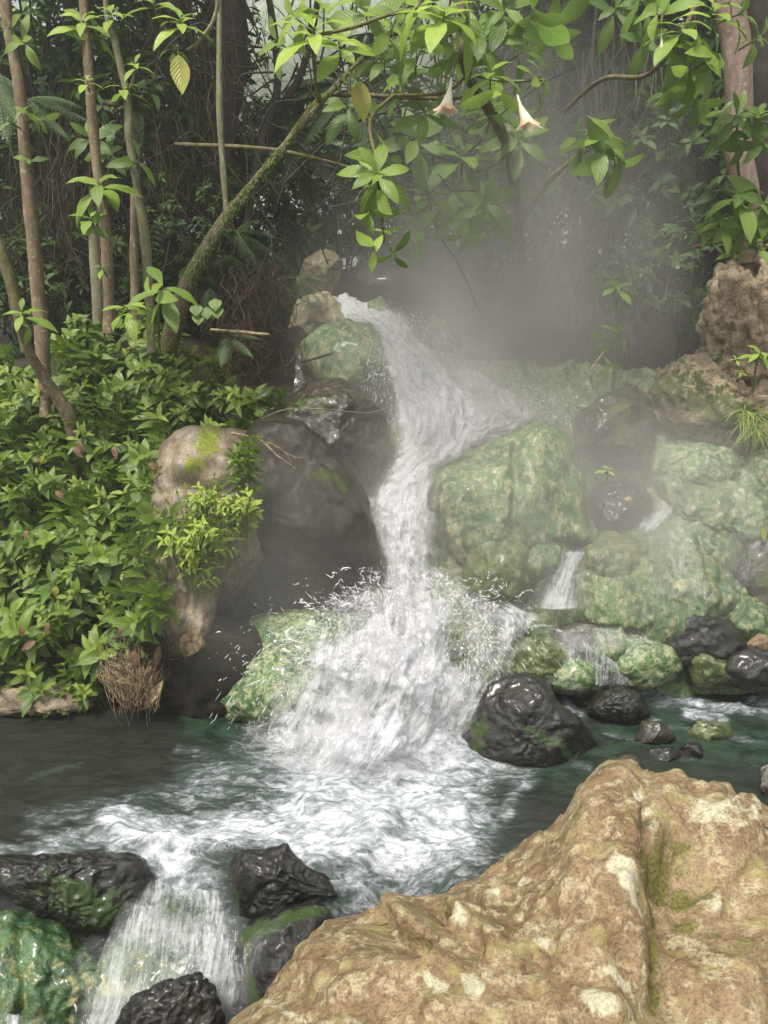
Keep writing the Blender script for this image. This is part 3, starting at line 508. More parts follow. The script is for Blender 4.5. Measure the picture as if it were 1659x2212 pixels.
rock('boulder', [(-300, 2700), (200, 2420), (470, 2235), (520, 2187), (585, 2138), (622, 2096), (645, 2052), (715, 1996), (778, 1970), (838, 1930), (872, 1938), (900, 1955), (950, 1950), (995, 1927), (1080, 1886), (1155, 1832), (1212, 1792), (1228, 1757), (1262, 1697), (1300, 1672), (1335, 1662), (1362, 1668), (1392, 1680), (1440, 1680), (1500, 1684), (1560, 1690), (1610, 1706), (1659, 1742), (1800, 1800), (2100, 1950), (2300, 2500), (1800, 3000), (600, 3000)],
     1.75, 1.0, M['orange'], 'huge orange brown boulder with pale lichen filling the lower right', 7, .55, .024, .008, 91, .8, facet=0, warpk=.1, lumps=420, cen=(1180, 2260), rscale=2.2, cat='rock',
     creases=[(1380, 1710, 1392, 1800, 14, -.03), (1392, 1800, 1410, 1900, 18, -.04), (1440, 1870, 1450, 2170, 52, -.075), (1490, 1790, 1535, 1990, 50, -.1), (1340, 1780, 1360, 2000, 40, .035), (1580, 1780, 1600, 1860, 34, .05), (1430, 1880, 1560, 1880, 30, -.06), (1640, 1880, 1600, 2050, 26, -.06), (1380, 1860, 1360, 1780, 20, .03), (1600, 1800, 1659, 1820, 40, .05),
              (760, 1985, 900, 1990, 42, -.16), (860, 2010, 930, 1990, 26, -.08), (1195, 1965, 1270, 1955, 8, -.03), (1160, 2140, 1210, 2135, 8, -.02), (1040, 1990, 1080, 2040, 40, .03), (950, 2010, 1010, 2010, 40, .03), (1290, 2050, 1330, 2180, 40, .03), (1300, 1930, 1370, 2030, 40, .03),
              (1100, 1880, 1200, 1840, 20, -.02), (700, 2100, 900, 2060, 30, .02), (600, 2190, 800, 2130, 10, -.015), (1450, 2080, 1500, 2180, 20, -.04), (1560, 1980, 1640, 2040, 40, .04)],
     pale=[(975, 1985, 1010, 2000, 26, .75), (935, 2105, 950, 2120, 20, .8), (1005, 2105, 1025, 2125, 22, .75), (1120, 1895, 1150, 1900, 20, .6), (1160, 2020, 1180, 2030, 18, .6), (1330, 1920, 1390, 2010, 34, .72), (1270, 2150, 1310, 2180, 28, .75), (1320, 2110, 1360, 2140, 20, .65), (1400, 1760, 1440, 1840, 22, .6), (1390, 1710, 1380, 1715, 14, .7), (1530, 1740, 1600, 1800, 26, .65), (1560, 1900, 1590, 1950, 20, .5), (1595, 1820, 1640, 1800, 22, .5), (600, 2180, 640, 2190, 9, .7), (570, 2160, 580, 2180, 6, .7), (1300, 1780, 1305, 1785, 13, .55), (1240, 1890, 1250, 1895, 14, .5), (1080, 2050, 1100, 2060, 30, .35), (1700, 2080, 1500, 2100, 20, .3), (1060, 1930, 1130, 1990, 16, .5)],
     moss=[(1440, 1830, 1540, 1900, 60, .72), (1430, 1900, 1450, 2170, 42, .66), (1500, 1800, 1530, 1980, 50, .6), (1380, 1700, 1392, 1850, 16, .5), (1600, 2000, 1659, 2100, 40, .45), (1260, 1760, 1240, 1800, 22, .45), (1540, 1970, 1580, 2010, 30, .4), (1200, 1970, 1260, 1960, 22, .35), (1290, 1850, 1200, 1900, 40, .25), (950, 2060, 1000, 2060, 30, .25)])  # olive growth; along the gully it also paints shade into the crevices

# ------------------------------------------------------------------ pool water
FOAM = [(880, 1600, 760, 1660, 220, 1.3), (640, 1620, 1000, 1620, 120, .95), (600, 1590, 520, 1620, 50, .6), (860, 1700, 920, 1760, 160, 1.15), (960, 1790, 620, 1790, 100, 1.2), (680, 1790, 240, 1790, 55, 1.05), (260, 1790, 100, 1830, 34, .65),
        (760, 1850, 900, 1830, 70, .85), (330, 1800, 420, 1900, 70, .95), (430, 1880, 520, 1960, 50, .85), (1020, 1660, 1130, 1670, 46, .6), (1140, 1680, 1090, 1760, 26, .6), (1060, 1780, 960, 1840, 40, .6), (560, 1660, 420, 1700, 70, .58), (400, 1700, 80, 1770, 36, .52),
        (1000, 1560, 1060, 1490, 55, .95), (1200, 1490, 1340, 1490, 24, 1.05), (1340, 1485, 1659, 1545, 18, .75), (1640, 1520, 1700, 1550, 22, .9), (1480, 1540, 1560, 1550, 18, .8), (1420, 1570, 1659, 1610, 10, .5), (1300, 1575, 1380, 1600, 10, .5), (1470, 1640, 1640, 1660, 7, .4), (1240, 1500, 1420, 1560, 16, .55), (1190, 1500, 1250, 1540, 20, .7), (1080, 1850, 1200, 1800, 26, .45), (180, 1640, 60, 1680, 8, .36), (380, 1620, 480, 1640, 14, .45), (700, 1880, 850, 1900, 50, .6), (0, 1840, 90, 1830, 22, .5), (1180, 1640, 1270, 1660, 12, .5), (950, 1900, 760, 1910, 26, .45)]
X = np.linspace(-3.6, 3.4, 560); Yy = np.concatenate([np.linspace(2.5, 4.75, 420)])
PX, PY = np.meshgrid(X, Yy); q = np.stack([PX, PY, 0 * PX], -1); U, Vv = UV(q)
wu = U + 26 * fbm(q * 3.2, 71, 4); wv = Vv + 15 * fbm(q * 3.2, 75, 4)
cov = soft(wu, wv, FOAM); cov = cov + .1 * fbm(q * 2.2, 77, 3) * (cov > .1)
calm = smooth(520, 300, U) * smooth(1780, 1650, Vv)
amp = .011 + .05 * np.clip(cov, 0, 1) - .007 * calm
cov = np.maximum(cov, .2 * smooth(250, 450, U) + .12 * fbm(q * 1.5, 91, 2))
PZ = amp * fbm(q * np.array([3.2, 6.5, 1]), 81, 4, .55) * 1.6 + amp * .28 * fbm(q * np.array([9, 17, 1]), 83, 4, .6)
PZ += .045 * np.clip(cov, 0, 1) * fbm(q * np.array([1.7, 3.6, 1]), 88, 2)
PZ += .05 * np.exp(-((U - 900) / 170) ** 2 - ((Vv - 1600) / 60) ** 2) + .035 * soft(U, Vv, [(420, 1850, 230, 1780, 26, .6), (740, 1800, 600, 1810, 26, 1), (700, 1850, 850, 1800, 24, .9), (1000, 1770, 900, 1790, 22, .8)])
# the lip on the left: the surface bends down over it; right of it the orange boulder holds the pool
lip = 2.76 + .05 * np.sin(PX * 5) - .1 * smooth(-.2, .3, PX) * 0
drop = np.clip(lip - PY, 0, 1) * smooth(.35, -.1, PX)
PZ -= drop * 1.6
PZ += .3 * smooth(4.3, 4.62, PY) * smooth(.45, .8, PX) * 0
m = N('pool water'); fo = m.attr('cov'); gr = m.attr('shal')
v = m.mapping((1, 2.5, 1)); n1 = m.noise(7, 8, .66, .9, v); n2 = m.noise(34, 5, .7, .6, v); cell = m.math('SUBTRACT', 1., m.math('MULTIPLY', m.math('ABSOLUTE', m.math('SUBTRACT', m.noise(8, 6, .62, 1.1, v), .5)), 6.), True)
h = m.math('ADD', m.math('MULTIPLY', n1, .55), m.math('ADD', m.math('MULTIPLY', n2, .3), m.math('MULTIPLY', cell, .13)))
f = m.rng(m.math('SUBTRACT', h, m.rng(fo, 0., 1., .8, .3, False)), -.1, .34)
deep = m.mix(gr, m.mix(m.rng(n1, .35, .65), (.011, .0125, .01), (.02, .023, .018)), m.mix(m.rng(m.noise(7, 7, .66), .4, .58), (.006, .013, .009), (.02, .042, .024)))
m.set(m.b.inputs['Base Color'], m.mix(f, m.mix(m.rng(fo, .1, .7), deep, (.035, .05, .045)), m.mix(m.rng(h, .42, .66), (.29, .32, .34), (.55, .56, .6))))
m.set(m.b.inputs['Roughness'], m.rng(f, 0, 1, .07, .45)); m.b.inputs['IOR'].default_value = 1.33
m.set(m.b.inputs['Normal'], m.bump(m.math('ADD', m.math('MULTIPLY', m.noise(12, 5, .65, .8, v), .5), m.math('ADD', m.math('MULTIPLY', n2, .4), m.math('MULTIPLY', h, .3))), .5, .014)); M['pool'] = m.m
shal = np.clip(soft(U, Vv, [(1350, 1560, 1659, 1600, 70, 1.), (1350, 1620, 1200, 1650, 60, .8), (420, 1555, 520, 1600, 40, .9), (600, 1600, 480, 1680, 50, .5), (1250, 1480, 1500, 1500, 40, .8)]), 0, 1)
meta(mesh_obj('pool_water', np.stack([PX, PY, PZ], -1).reshape(-1, 3), grid_faces(len(X), len(Yy)), M['pool'], attrs=dict(cov=cov.ravel(), shal=shal.ravel())), kind='structure')

# ------------------------------------------------------------------ falling water
def flow(name, rows, mat, nu=90, nv=160, amp=.05, cov=1., holes=(), bulge=.1, seed=0, thin=(.2, .2), freq=(7, 2.6), edge=.12, covs=None, kind='structure', label=None, ragged=.0):
    """rows: (uL,vL,YL,uR,vR,YR) down the fall"""
    Lp = np.array([P(r[0], r[1], r[2]) for r in rows]); Rp = np.array([P(r[3], r[4], r[5]) for r in rows])
    L = spline(Lp, nv); R = spline(Rp, nv); s = np.linspace(0, 1, nu)[None, :, None]
    W = L[:, None] * (1 - s) + R[:, None] * s; s = s[..., 0]
    wid = np.linalg.norm(R - L, axis=1)[:, None]
    sy = np.cumsum(np.r_[0, np.linalg.norm(np.diff((L + R) / 2, axis=0), axis=1)])[:, None] + 0 * s; sx = (s - .5) * wid
    W[..., 1] -= bulge * wid * np.sin(math.pi * s)
    du = np.gradient(W, axis=1); dv = np.gradient(W, axis=0); n = unit(np.cross(du, dv)); n = np.where(n[..., 1:2] > 0, -n, n)
    q = np.stack([sx * freq[0], sy * freq[1], 0 * sx + seed * 3.1], -1)
    d = fbm(q, seed, 4, .5) * .8 + .45 * fbm(W * 6, seed + 7, 3, .5, ridged=True) + .14 * fbm(q * 4, seed + 8, 3, .55)
    W = W + n * (amp * d)[..., None]
    U, V = UV(W); e = np.minimum(s, 1 - s) * wid / edge; t = np.linspace(0, 1, nv)[:, None]
    c = np.clip(e, 0, 1) ** .7 * np.clip(t / max(thin[0], 1e-3), 0, 1) * np.clip((1 - t) / max(thin[1], 1e-3), 0, 1)
    c = cov * c * (np.interp(t, np.linspace(0, 1, len(covs)), covs) if covs is not None else 1) + ragged * fbm(W * 6, seed + 11, 4) * (c > 0)
    c = c - soft(U, V, holes)
    o = mesh_obj(name, W.reshape(-1, 3), grid_faces(nu, nv), mat, attrs=dict(cov=np.clip(c, 0, 1.2).ravel(), sx=sx.ravel(), sy=sy.ravel(), sz=np.full(sx.size, seed * 1.7)))
    meta(o, label, 'water' if label else None, None, kind); return o
M['white'] = white_mat('white water'); M['veil'] = white_mat('thin falling water', 14, 1.2, (.72, .75, .77), soft_=.34, fine=1.3); M['lace'] = white_mat('thrown spray', 9, 1.5, (.7, .705, .74), soft_=.36, fine=1.4)
main_rows = [(665, 640, 6.45, 755, 640, 6.45), (660, 668, 6.25, 850, 672, 6.2), (745, 692, 6.0, 890, 690, 6.0), (800, 735, 5.7, 930, 750, 5.75), (822, 800, 5.4, 995, 815, 5.5), (842, 870, 5.12, 1060, 880, 5.25), (846, 950, 4.9, 1050, 950, 5.0), (836, 1010, 4.75, 955, 1010, 4.8), (796, 1080, 4.62, 945, 1090, 4.6), (802, 1160, 4.45, 940, 1180, 4.42), (822, 1240, 4.3, 940, 1260, 4.28), (800, 1340, 4.12, 960, 1350, 4.12)]
flow('waterfall', main_rows, M['white'], 120, 420, .075, 1.15, bulge=.16, seed=1, edge=.13, ragged=.2, thin=(.03, .03), holes=[(925, 950, 905, 975, 26, .4)])
flow('waterfall', [(a + 14, b, y - .09, c - 14, d, e - .09) for a, b, y, c, d, e in main_rows[1:]], M['lace'], 110, 380, .09, .85, bulge=.2, seed=2, thin=(.05, .03), holes=[(920, 950, 905, 975, 30, .5)])
flow('waterfall', [(655, 628, 6.5, 700, 628, 6.5), (690, 640, 6.35, 760, 655, 6.3), (720, 670, 6.2, 800, 690, 6.1)], M['veil'], 40, 60, .02, .9, seed=3)
# the side burst thrown to the right of the middle falls
for k, (cv, dy) in enumerate([(.85, 0), (.6, -.14), (.5, .12)]):
    flow('waterfall', [(905, 770 - 10 * k, 5.55 + dy, 960, 765, 5.6 + dy), (930, 800, 5.45 + dy, 1060, 800, 5.6 + dy), (940, 850, 5.35 + dy, 1150, 850, 5.55 + dy), (930, 900, 5.25 + dy, 1215, 888, 5.45 + dy), (900, 950, 5.05 + dy, 1120, 935, 5.25 + dy), (890, 985, 4.95 + dy, 990, 985, 5.05 + dy)], M['lace' if k else 'white'], 110, 110, .1, cv, bulge=.15, seed=5 + k, freq=(6, 5), edge=.22, thin=(.25, .15), ragged=.35, holes=[(925, 950, 905, 975, 24, .4)])
flow('waterfall', [(905, 1000, 4.7, 960, 992, 4.75), (920, 985, 4.75, 1010, 985, 4.8), (1000, 972, 4.72, 1060, 985, 4.72)], M['veil'], 30, 40, .01, .7, seed=8)
flow('trickle', [(1390, 1130, 4.5, 1480, 1122, 4.5), (1400, 1170, 4.38, 1500, 1165, 4.38), (1400, 1230, 4.3, 1520, 1235, 4.3), (1390, 1300, 4.2, 1540, 1300, 4.2)], M['veil'], 70, 80, .012, .48, seed=50, ragged=.3)
flow('trickle', [(1570, 1010, 4.6, 1640, 1010, 4.6), (1580, 1100, 4.5, 1650, 1110, 4.5), (1560, 1200, 4.42, 1640, 1200, 4.42), (1560, 1300, 4.3, 1620, 1300, 4.3)], M['veil'], 50, 90, .012, .45, seed=51, ragged=.3)
flow('trickle', [(1240, 1345, 4.2, 1330, 1340, 4.2), (1180, 1372, 4.12, 1400, 1372, 4.12), (1170, 1400, 4.06, 1440, 1400, 4.08)], M['lace'], 90, 40, .012, .55, seed=52, ragged=.3, freq=(4, 9))
# trickles down the large green boulder
for i, r in enumerate([(1060, 1000, 975, 1090), (1120, 960, 1190, 1120), (940, 1040, 925, 1200)]):
    flow('trickle', [(r[0] - 6, r[1], 4.38, r[0] + 8, r[1], 4.38), ((r[0] + r[2]) / 2 - 9, (r[1] + r[3]) / 2, 4.26, (r[0] + r[2]) / 2 + 9, (r[1] + r[3]) / 2, 4.26), (r[2] - 10, r[3], 4.2, r[2] + 10, r[3], 4.2)], M['veil'], 14, 60, .006, .6, seed=10 + i)
# the splash: several lacy sheets thrown off the foot of the fall, one behind another
spl = [(840, 1215, 4.3, 940, 1225, 4.3), (745, 1275, 4.2, 1020, 1270, 4.2), (650, 1345, 4.12, 1110, 1330, 4.14), (590, 1420, 4.02, 1130, 1400, 4.06), (560, 1490, 3.9, 1110, 1470, 3.95), (540, 1560, 3.8, 1060, 1550, 3.8), (500, 1625, 3.66, 1020, 1630, 3.68)]
for k in range(5):
    sh = [(a + random.uniform(-14, 14) + 8 * k, b, y - .07 * k + .02, c + random.uniform(-14, 14) - 8 * k, d, e - .07 * k + .02) for a, b, y, c, d, e in spl]
    flow('splash', sh, M['white' if k in (0,) else 'lace'], 170, 190, .085, [.84, .62, .56, .52, .46][k], bulge=.24, seed=20 + k, thin=(.2, .14), freq=(9, 3.2), edge=.5, ragged=.8, holes=[(985, 1370, 990, 1420, 34, .55), (700, 1500, 690, 1540, 28, .2)])
flow('splash', [(1000, 1290, 4.2, 1100, 1300, 4.3), (1020, 1340, 4.15, 1180, 1330, 4.25), (1060, 1400, 4.05, 1120, 1400, 4.1), (1040, 1470, 3.95, 1100, 1465, 4.)], M['white'], 70, 70, .07, .8, seed=27, ragged=.4)
# terrace pool and its overflows at the right
flow('terrace_water', [(1040, 1302, 4.62, 1250, 1300, 4.7), (1060, 1330, 4.45, 1330, 1325, 4.5), (1090, 1362, 4.28, 1400, 1350, 4.34)], M['white'], 140, 60, .02, .78, bulge=0, seed=30, freq=(3, 12), thin=(.1, .1))
flow('side_cascade', [(1195, 1180, 4.5, 1290, 1180, 4.55), (1180, 1220, 4.42, 1275, 1215, 4.45), (1155, 1270, 4.36, 1265, 1260, 4.38), (1130, 1315, 4.3, 1270, 1315, 4.3)], M['veil'], 80, 90, .03, .85, bulge=.1, seed=31, thin=(.15, .05), ragged=.2)
flow('side_cascade', [(1395, 1075, 4.95, 1440, 1070, 4.95), (1390, 1100, 4.8, 1480, 1092, 4.8), (1360, 1140, 4.65, 1450, 1130, 4.65), (1370, 1165, 4.55, 1400, 1165, 4.55)], M['veil'], 60, 60, .025, .85, seed=32, ragged=.2)
flow('side_cascade', [(1180, 1362, 4.2, 1425, 1360, 4.25), (1180, 1400, 4.08, 1440, 1400, 4.1), (1170, 1480, 3.98, 1440, 1480, 4.02)], M['veil'], 140, 70, .02, .58, bulge=.02, seed=33, thin=(.1, .05), ragged=.2)
flow('side_cascade', [(1075, 1375, 4.05, 1110, 1365, 4.08), (1070, 1420, 3.98, 1100, 1420, 4.), (1060, 1480, 3.92, 1110, 1475, 3.94)], M['veil'], 30, 50, .02, .8, seed=34)
flow('side_cascade', [(1215, 1400, 4.05, 1245, 1400, 4.08), (1222, 1440, 3.98, 1250, 1440, 4.), (1215, 1490, 3.92, 1250, 1490, 3.94)], M['veil'], 30, 50, .02, .7, seed=35)
# the near chute over the lip
chute = [(280, 1850, 2.83, 500, 1905, 2.78), (290, 1905, 2.66, 500, 1940, 2.66), (262, 1960, 2.5, 512, 1985, 2.52), (225, 2040, 2.38, 530, 2060, 2.38), (190, 2130, 2.28, 540, 2140, 2.28), (160, 2220, 2.2, 530, 2230, 2.2), (130, 2340, 2.12, 520, 2340, 2.12)]
flow('chute_water', chute, M['veil'], 150, 260, .035, .74, bulge=.05, seed=40, thin=(.02, .02), freq=(10, 1.6), edge=.06, holes=[(300, 2080, 420, 2100, 40, .25), (380, 1960, 400, 1980, 26, .2)])
flow('chute_water', [(a + 6, b, y - .03, c - 60, d, e - .03) for a, b, y, c, d, e in chute], M['veil'], 150, 260, .04, .5, bulge=.06, seed=41, thin=(.05, .02), freq=(12, 1.6), edge=.08)
flow('chute_water', [(390, 1960, 2.52, 500, 1960, 2.5), (400, 2020, 2.4, 525, 2020, 2.38), (380, 2100, 2.3, 535, 2100, 2.28), (330, 2200, 2.2, 530, 2200, 2.18), (300, 2320, 2.1, 520, 2320, 2.1)], M['lace'], 80, 160, .05, .78, bulge=.1, seed=42, thin=(.2, .02), freq=(10, 2.))
flow('chute_water', [(200, 2010, 2.42, 290, 2030, 2.42), (150, 2080, 2.34, 215, 2090, 2.34), (155, 2150, 2.26, 200, 2150, 2.26), (140, 2240, 2.2, 190, 2240, 2.2)], M['veil'], 40, 90, .02, .6, seed=43)
flow('chute_water', [(600, 1975, 2.42, 720, 1950, 2.55), (560, 2010, 2.34, 660, 1985, 2.38), (525, 2050, 2.28, 580, 2030, 2.26), (520, 2130, 2.2, 555, 2120, 2.18), (505, 2230, 2.12, 535, 2230, 2.12)], M['veil'], 50, 120, .015, .62, seed=44)
flow('chute_water', [(-20, 2170, 2.2, 80, 2180, 2.2), (-30, 2210, 2.15, 100, 2200, 2.15), (-40, 2300, 2.05, 130, 2300, 2.05)], M['lace'], 40, 40, .04, .8, seed=45)
# droplets and threads thrown in ballistic arcs
def droplets(name, src, n, up, out, size, seed, frac=.5, Lm=.026):
    r = np.random.default_rng(seed); g = G(); k = r.integers(0, len(src), n)
    for i in range(n):
        s = src[k[i]]; p0 = P(s[0] + r.normal(0, s[3]), s[1] + r.normal(0, s[4]), s[2] + r.normal(0, .05))
        v0 = np.array([s[5] + r.normal(0, out), -abs(r.normal(.15, out * .7)), abs(r.normal(up, up * .4))])
        t0 = r.uniform(.0, .32); L = r.uniform(.15, 1.) * Lm if r.random() < frac else .002
        t = t0 + np.linspace(0, L, 5); c = p0 + v0 * t[:, None] + np.array([0, 0, -4.9]) * (t ** 2)[:, None]; c += r.normal(0, .002, c.shape)
        a = size * .55 * math.exp(r.normal(0, .5)) + .0006; rad = a * np.sin(np.linspace(.25, math.pi - .25, 5)) * r.uniform(.7, 1.3, 5)
        if L < .004: c = c[2] + (c - c[2]) * 0 + np.array([0, 0, 1]) * (np.linspace(-1, 1, 5) * a * 1.2)[:, None]
        th = np.linspace(0, 2 * math.pi, 5, endpoint=False); ring = np.stack([np.cos(th), np.sin(th), 0 * th], -1) if abs(v0[2] - 9.8 * t0) > .5 or L < .004 else np.stack([0 * th, np.cos(th), np.sin(th)], -1)
        g.add((c[:, None] + ring[None] * rad[:, None, None]).reshape(-1, 3), grid_faces(5, 5, True))
    return meta(g.obj(name, M['drop']), kind='structure')
m = N('water drops'); m.b.inputs['Base Color'].default_value = (.86, .87, .89, 1); m.b.inputs['Roughness'].default_value = .1; m.b.inputs['Specular IOR Level'].default_value = .8
tl = m.n('BsdfTranslucent'); tl.inputs[0].default_value = (.9, .9, .92, 1); mx = m.n('MixShader'); mx.inputs[0].default_value = .4; m.t.links.new(m.b.outputs[0], mx.inputs[1]); m.t.links.new(tl.outputs[0], mx.inputs[2]); m.t.links.new(mx.outputs[0], m.out.inputs[0]); M['drop'] = m.m
def crown(name, src, n, seed):
    # ropes of joined drops thrown up round the foot of the fall
    r = np.random.default_rng(seed); g = G()
    for i in range(n):
        s = src[r.integers(0, len(src))]; p0 = P(s[0] + r.normal(0, s[3]), s[1] + r.normal(0, s[4]), s[2] + r.normal(0, .06)); v0 = np.array([s[5] + r.normal(0, .35), -abs(r.normal(.1, .2)), r.uniform(.4, 1.7)])
        m_ = 22; t = np.linspace(0, r.uniform(.02, .085), m_) + r.uniform(.0, .12); c = p0 + v0 * t[:, None] + np.array([0, 0, -4.9]) * (t ** 2)[:, None]
        q = np.linspace(0, 1, m_); c = c + .022 * np.stack([vnoise(np.stack([q * 5 + i * 7.3, q * 0 + k, q * 0], -1), 5) for k in range(3)], -1) * q[:, None]
        rad = .003 * math.exp(r.normal(0, .4)) * (1 - .75 * q) * np.clip(.62 + .9 * vnoise(np.stack([q * 9 + i * 3.1, q * 0, q * 0], -1), 9), .12, 2); rad[0] = rad[-1] = 0
        tube(g, c, rad, m_, 5)
    return meta(g.obj(name, M['drop']), kind='structure')
crown('splash_crown', [(800, 1290, 4.1, 30, 25, -.35), (745, 1330, 4.05, 30, 25, -.8), (690, 1390, 4., 40, 30, -1.), (860, 1280, 4.1, 30, 20, 0), (920, 1285, 4.1, 30, 20, .2), (1010, 1310, 4.1, 40, 20, .6), (640, 1470, 3.9, 40, 40, -1.1), (720, 1450, 3.85, 60, 40, -.6), (900, 1400, 3.85, 90, 50, .1)], 650, 15)
# source rows: u, v, Y, spread u, spread v, sideways speed
droplets('splash_drops', [(880, 1350, 4.05, 70, 40, 0), (760, 1420, 3.95, 60, 40, -.9), (700, 1480, 3.85, 50, 40, -1.1), (980, 1380, 4.0, 50, 40, .7), (860, 1480, 3.8, 110, 50, -.1), (760, 1360, 4.05, 50, 20, -.7)], 3600, 1.2, .42, .0026, 5)
droplets('splash_drops', [(850, 690, 5.9, 40, 12, .2), (830, 780, 5.4, 10, 40, -.2), (1150, 890, 5.2, 50, 20, .5), (900, 700, 5.9, 30, 10, .3), (1000, 830, 5.4, 60, 30, .6), (1100, 880, 5.3, 60, 30, .8), (860, 860, 5.1, 20, 60, 0), (930, 780, 5.6, 30, 30, .4)], 3600, .8, .35, .0028, 6)
droplets('splash_drops', [(350, 2100, 2.2, 100, 80, 0), (450, 2050, 2.25, 50, 60, 0), (240, 2150, 2.2, 40, 60, 0)], 260, .3, .2, .0016, 7)

# ------------------------------------------------------------------ plant materials
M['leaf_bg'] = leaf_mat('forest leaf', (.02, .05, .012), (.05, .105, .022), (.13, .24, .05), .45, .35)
M['leaf_big'] = leaf_mat('broad soft leaf', (.07, .13, .025), (.15, .25, .05), (.42, .56, .09), .42, .42, (.42, .4, .07))
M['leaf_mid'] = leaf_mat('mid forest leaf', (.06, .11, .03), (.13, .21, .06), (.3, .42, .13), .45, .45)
M['leaf_small'] = leaf_mat('undergrowth leaf', (.055, .105, .02), (.135, .225, .035), (.36, .45, .07), .34, .34)
M['leaf_far'] = leaf_mat('distant leaf painted sunlit', (.13, .2, .09), (.24, .34, .16), (.4, .5, .28), .6, .5)  # paler than the other forest leaves: sunlight is put into the colour
M['fern'] = leaf_mat('fern leaf', (.04, .09, .03), (.09, .17, .06), (.36, .46, .28), .5, .35)
M['bark'] = bark_mat('spotted brown bark', (.15, .105, .06), (.25, .19, .115), (.42, .38, .27), .08)
M['barkpale'] = bark_mat('pale greenish bark', (.16, .15, .08), (.26, .25, .15), (.33, .32, .24), .05)
M['barkmoss'] = bark_mat('mossy bark', (.1, .07, .045), (.19, .14, .09), (.25, .2, .13), .52, (.14, .14, .02))
M['barkpink'] = bark_mat('smooth pinkish bark', (.2, .13, .1), (.3, .22, .17), (.36, .32, .27), .0, rough=.6)
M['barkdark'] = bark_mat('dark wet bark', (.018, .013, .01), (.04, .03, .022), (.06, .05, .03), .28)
M['stem'] = plain_mat('green stem', (.06, .09, .02), (.13, .16, .05), .6)
M['cane'] = plain_mat('pale cane', (.05, .05, .025), (.13, .13, .07), .55, 9)
M['deadfrond'] = plain_mat('dead brown frond', (.025, .016, .01), (.08, .052, .03), .9)
M['straw'] = plain_mat('dry straw', (.1, .065, .035), (.36, .28, .16), .8, 30, .5, .15)
M['deadleaf'] = plain_mat('dead brown leaf', (.09, .05, .028), (.22, .13, .07), .75, 30, .4, .2)
m = N('trumpet petal'); t_ = m.attr('al'); m.set(m.b.inputs['Base Color'], m.mix(m.rng(m.math('ADD', t_, m.math('MULTIPLY', m.math('SUBTRACT', m.noise(40), .5), .5)), .72, .95), (.86, .83, .68), (.75, .47, .3))); m.b.inputs['Roughness'].default_value = .6
tl = m.n('BsdfTranslucent'); tl.inputs[0].default_value = (.9, .8, .65, 1); mx = m.n('MixShader'); mx.inputs[0].default_value = .4; m.t.links.new(m.b.outputs[0], mx.inputs[1]); m.t.links.new(tl.outputs[0], mx.inputs[2]); m.t.links.new(mx.outputs[0], m.out.inputs[0]); M['petal'] = m.m

def copy_thing(o, loc, rot, sc, label=None, group=None):
    c = o.copy(); SC.collection.objects.link(c); c.location = loc; c.rotation_euler = rot; c.scale = (sc,) * 3
    if label: c['label'] = label
    if group: c['group'] = group
    for ch in o.children:
        d = ch.copy(); SC.collection.objects.link(d); d.parent = c
    return c
def in_poly(u, v, poly):
    r = False; n = len(poly)
    for i in range(n):
        (x1, y1), (x2, y2) = poly[i], poly[(i + 1) % n]
        if (y1 > v) != (y2 > v) and u < (x2 - x1) * (v - y1) / (y2 - y1) + x1: r = not r
    return r
# ------------------------------------------------------------------ undergrowth plants of the left bank
def make_sprig(kind, label):
    h = random.uniform(.26, .36); t = root('leafy_plant', (0, 0, 0), label, 'plant'); g = G(); s = G(); k = 3 if kind != 'lime' else 4
    tips = []
    for j in range(k):
        a = random.random() * 6.28; rr = random.uniform(.03, .1) * (j > 0); top = np.array([math.cos(a) * rr, math.sin(a) * rr - .03, h * random.uniform(.75, 1.05)])
        mid = np.array([top[0] * .4, top[1] * .4 + .01, top[2] * .5]); tube(s, [(0, 0, 0), mid, top], [.004, .003, .002], 8, 5)
        ax = unit(top - mid + np.array([0, -.12, .05])); L = random.uniform(.11, .145) * {'lime': .58, 'broad': 1.15}.get(kind, 1); wf = .27 if kind == 'broad' else .19
        for lv in range(4):                                     # opposite pairs, turning 90 degrees
            p = top - ax * lv * h * .17
            sc = [.62, 1., 1.08, .9][lv]; n = 2 if lv else 3
            u_ = unit(np.cross(ax, [.3, .8, .2])); w_ = np.cross(ax, u_); th = lv * 1.57 + a + np.arange(n) * (2 * math.pi / n) + RNG.normal(0, .2, n)
            rad = u_ * np.cos(th)[:, None] + w_ * np.sin(th)[:, None]; el = [.75, .32, .05, -.25][lv] + RNG.normal(0, .16, n)
            d = rad * np.cos(el)[:, None] + ax * np.sin(el)[:, None]
            leaves(g, np.tile(p, (n, 1)), d, ax + rad * .05, L * sc * RNG.uniform(.85, 1.15, n), L * sc * wf * RNG.uniform(.85, 1.1, n), RNG.uniform(.1, .5, n), .3, 5, tone=({'lime': .85, 'dark': .0, 'mid': .2, 'broad': .1}[kind] + .25 * (lv == 0) + RNG.normal(0, .12, n)), shape=.8)
    g.obj('foliage', M['leaf_small'], t); s.obj('stem', M['stem'], t); return t
sp = {'dark': [], 'mid': [], 'lime': [], 'broad': []}
SLAB = {'broad': 'broad leaved mid green plant growing among the paired leaf undergrowth', 'dark': 'deep green leafy plant with paired pointed leaves in the dense left bank undergrowth', 'mid': 'fresh green leafy plant with paired pointed leaves in the dense left bank undergrowth', 'lime': 'small yellow green plant trailing over the grey tan rock at left'}
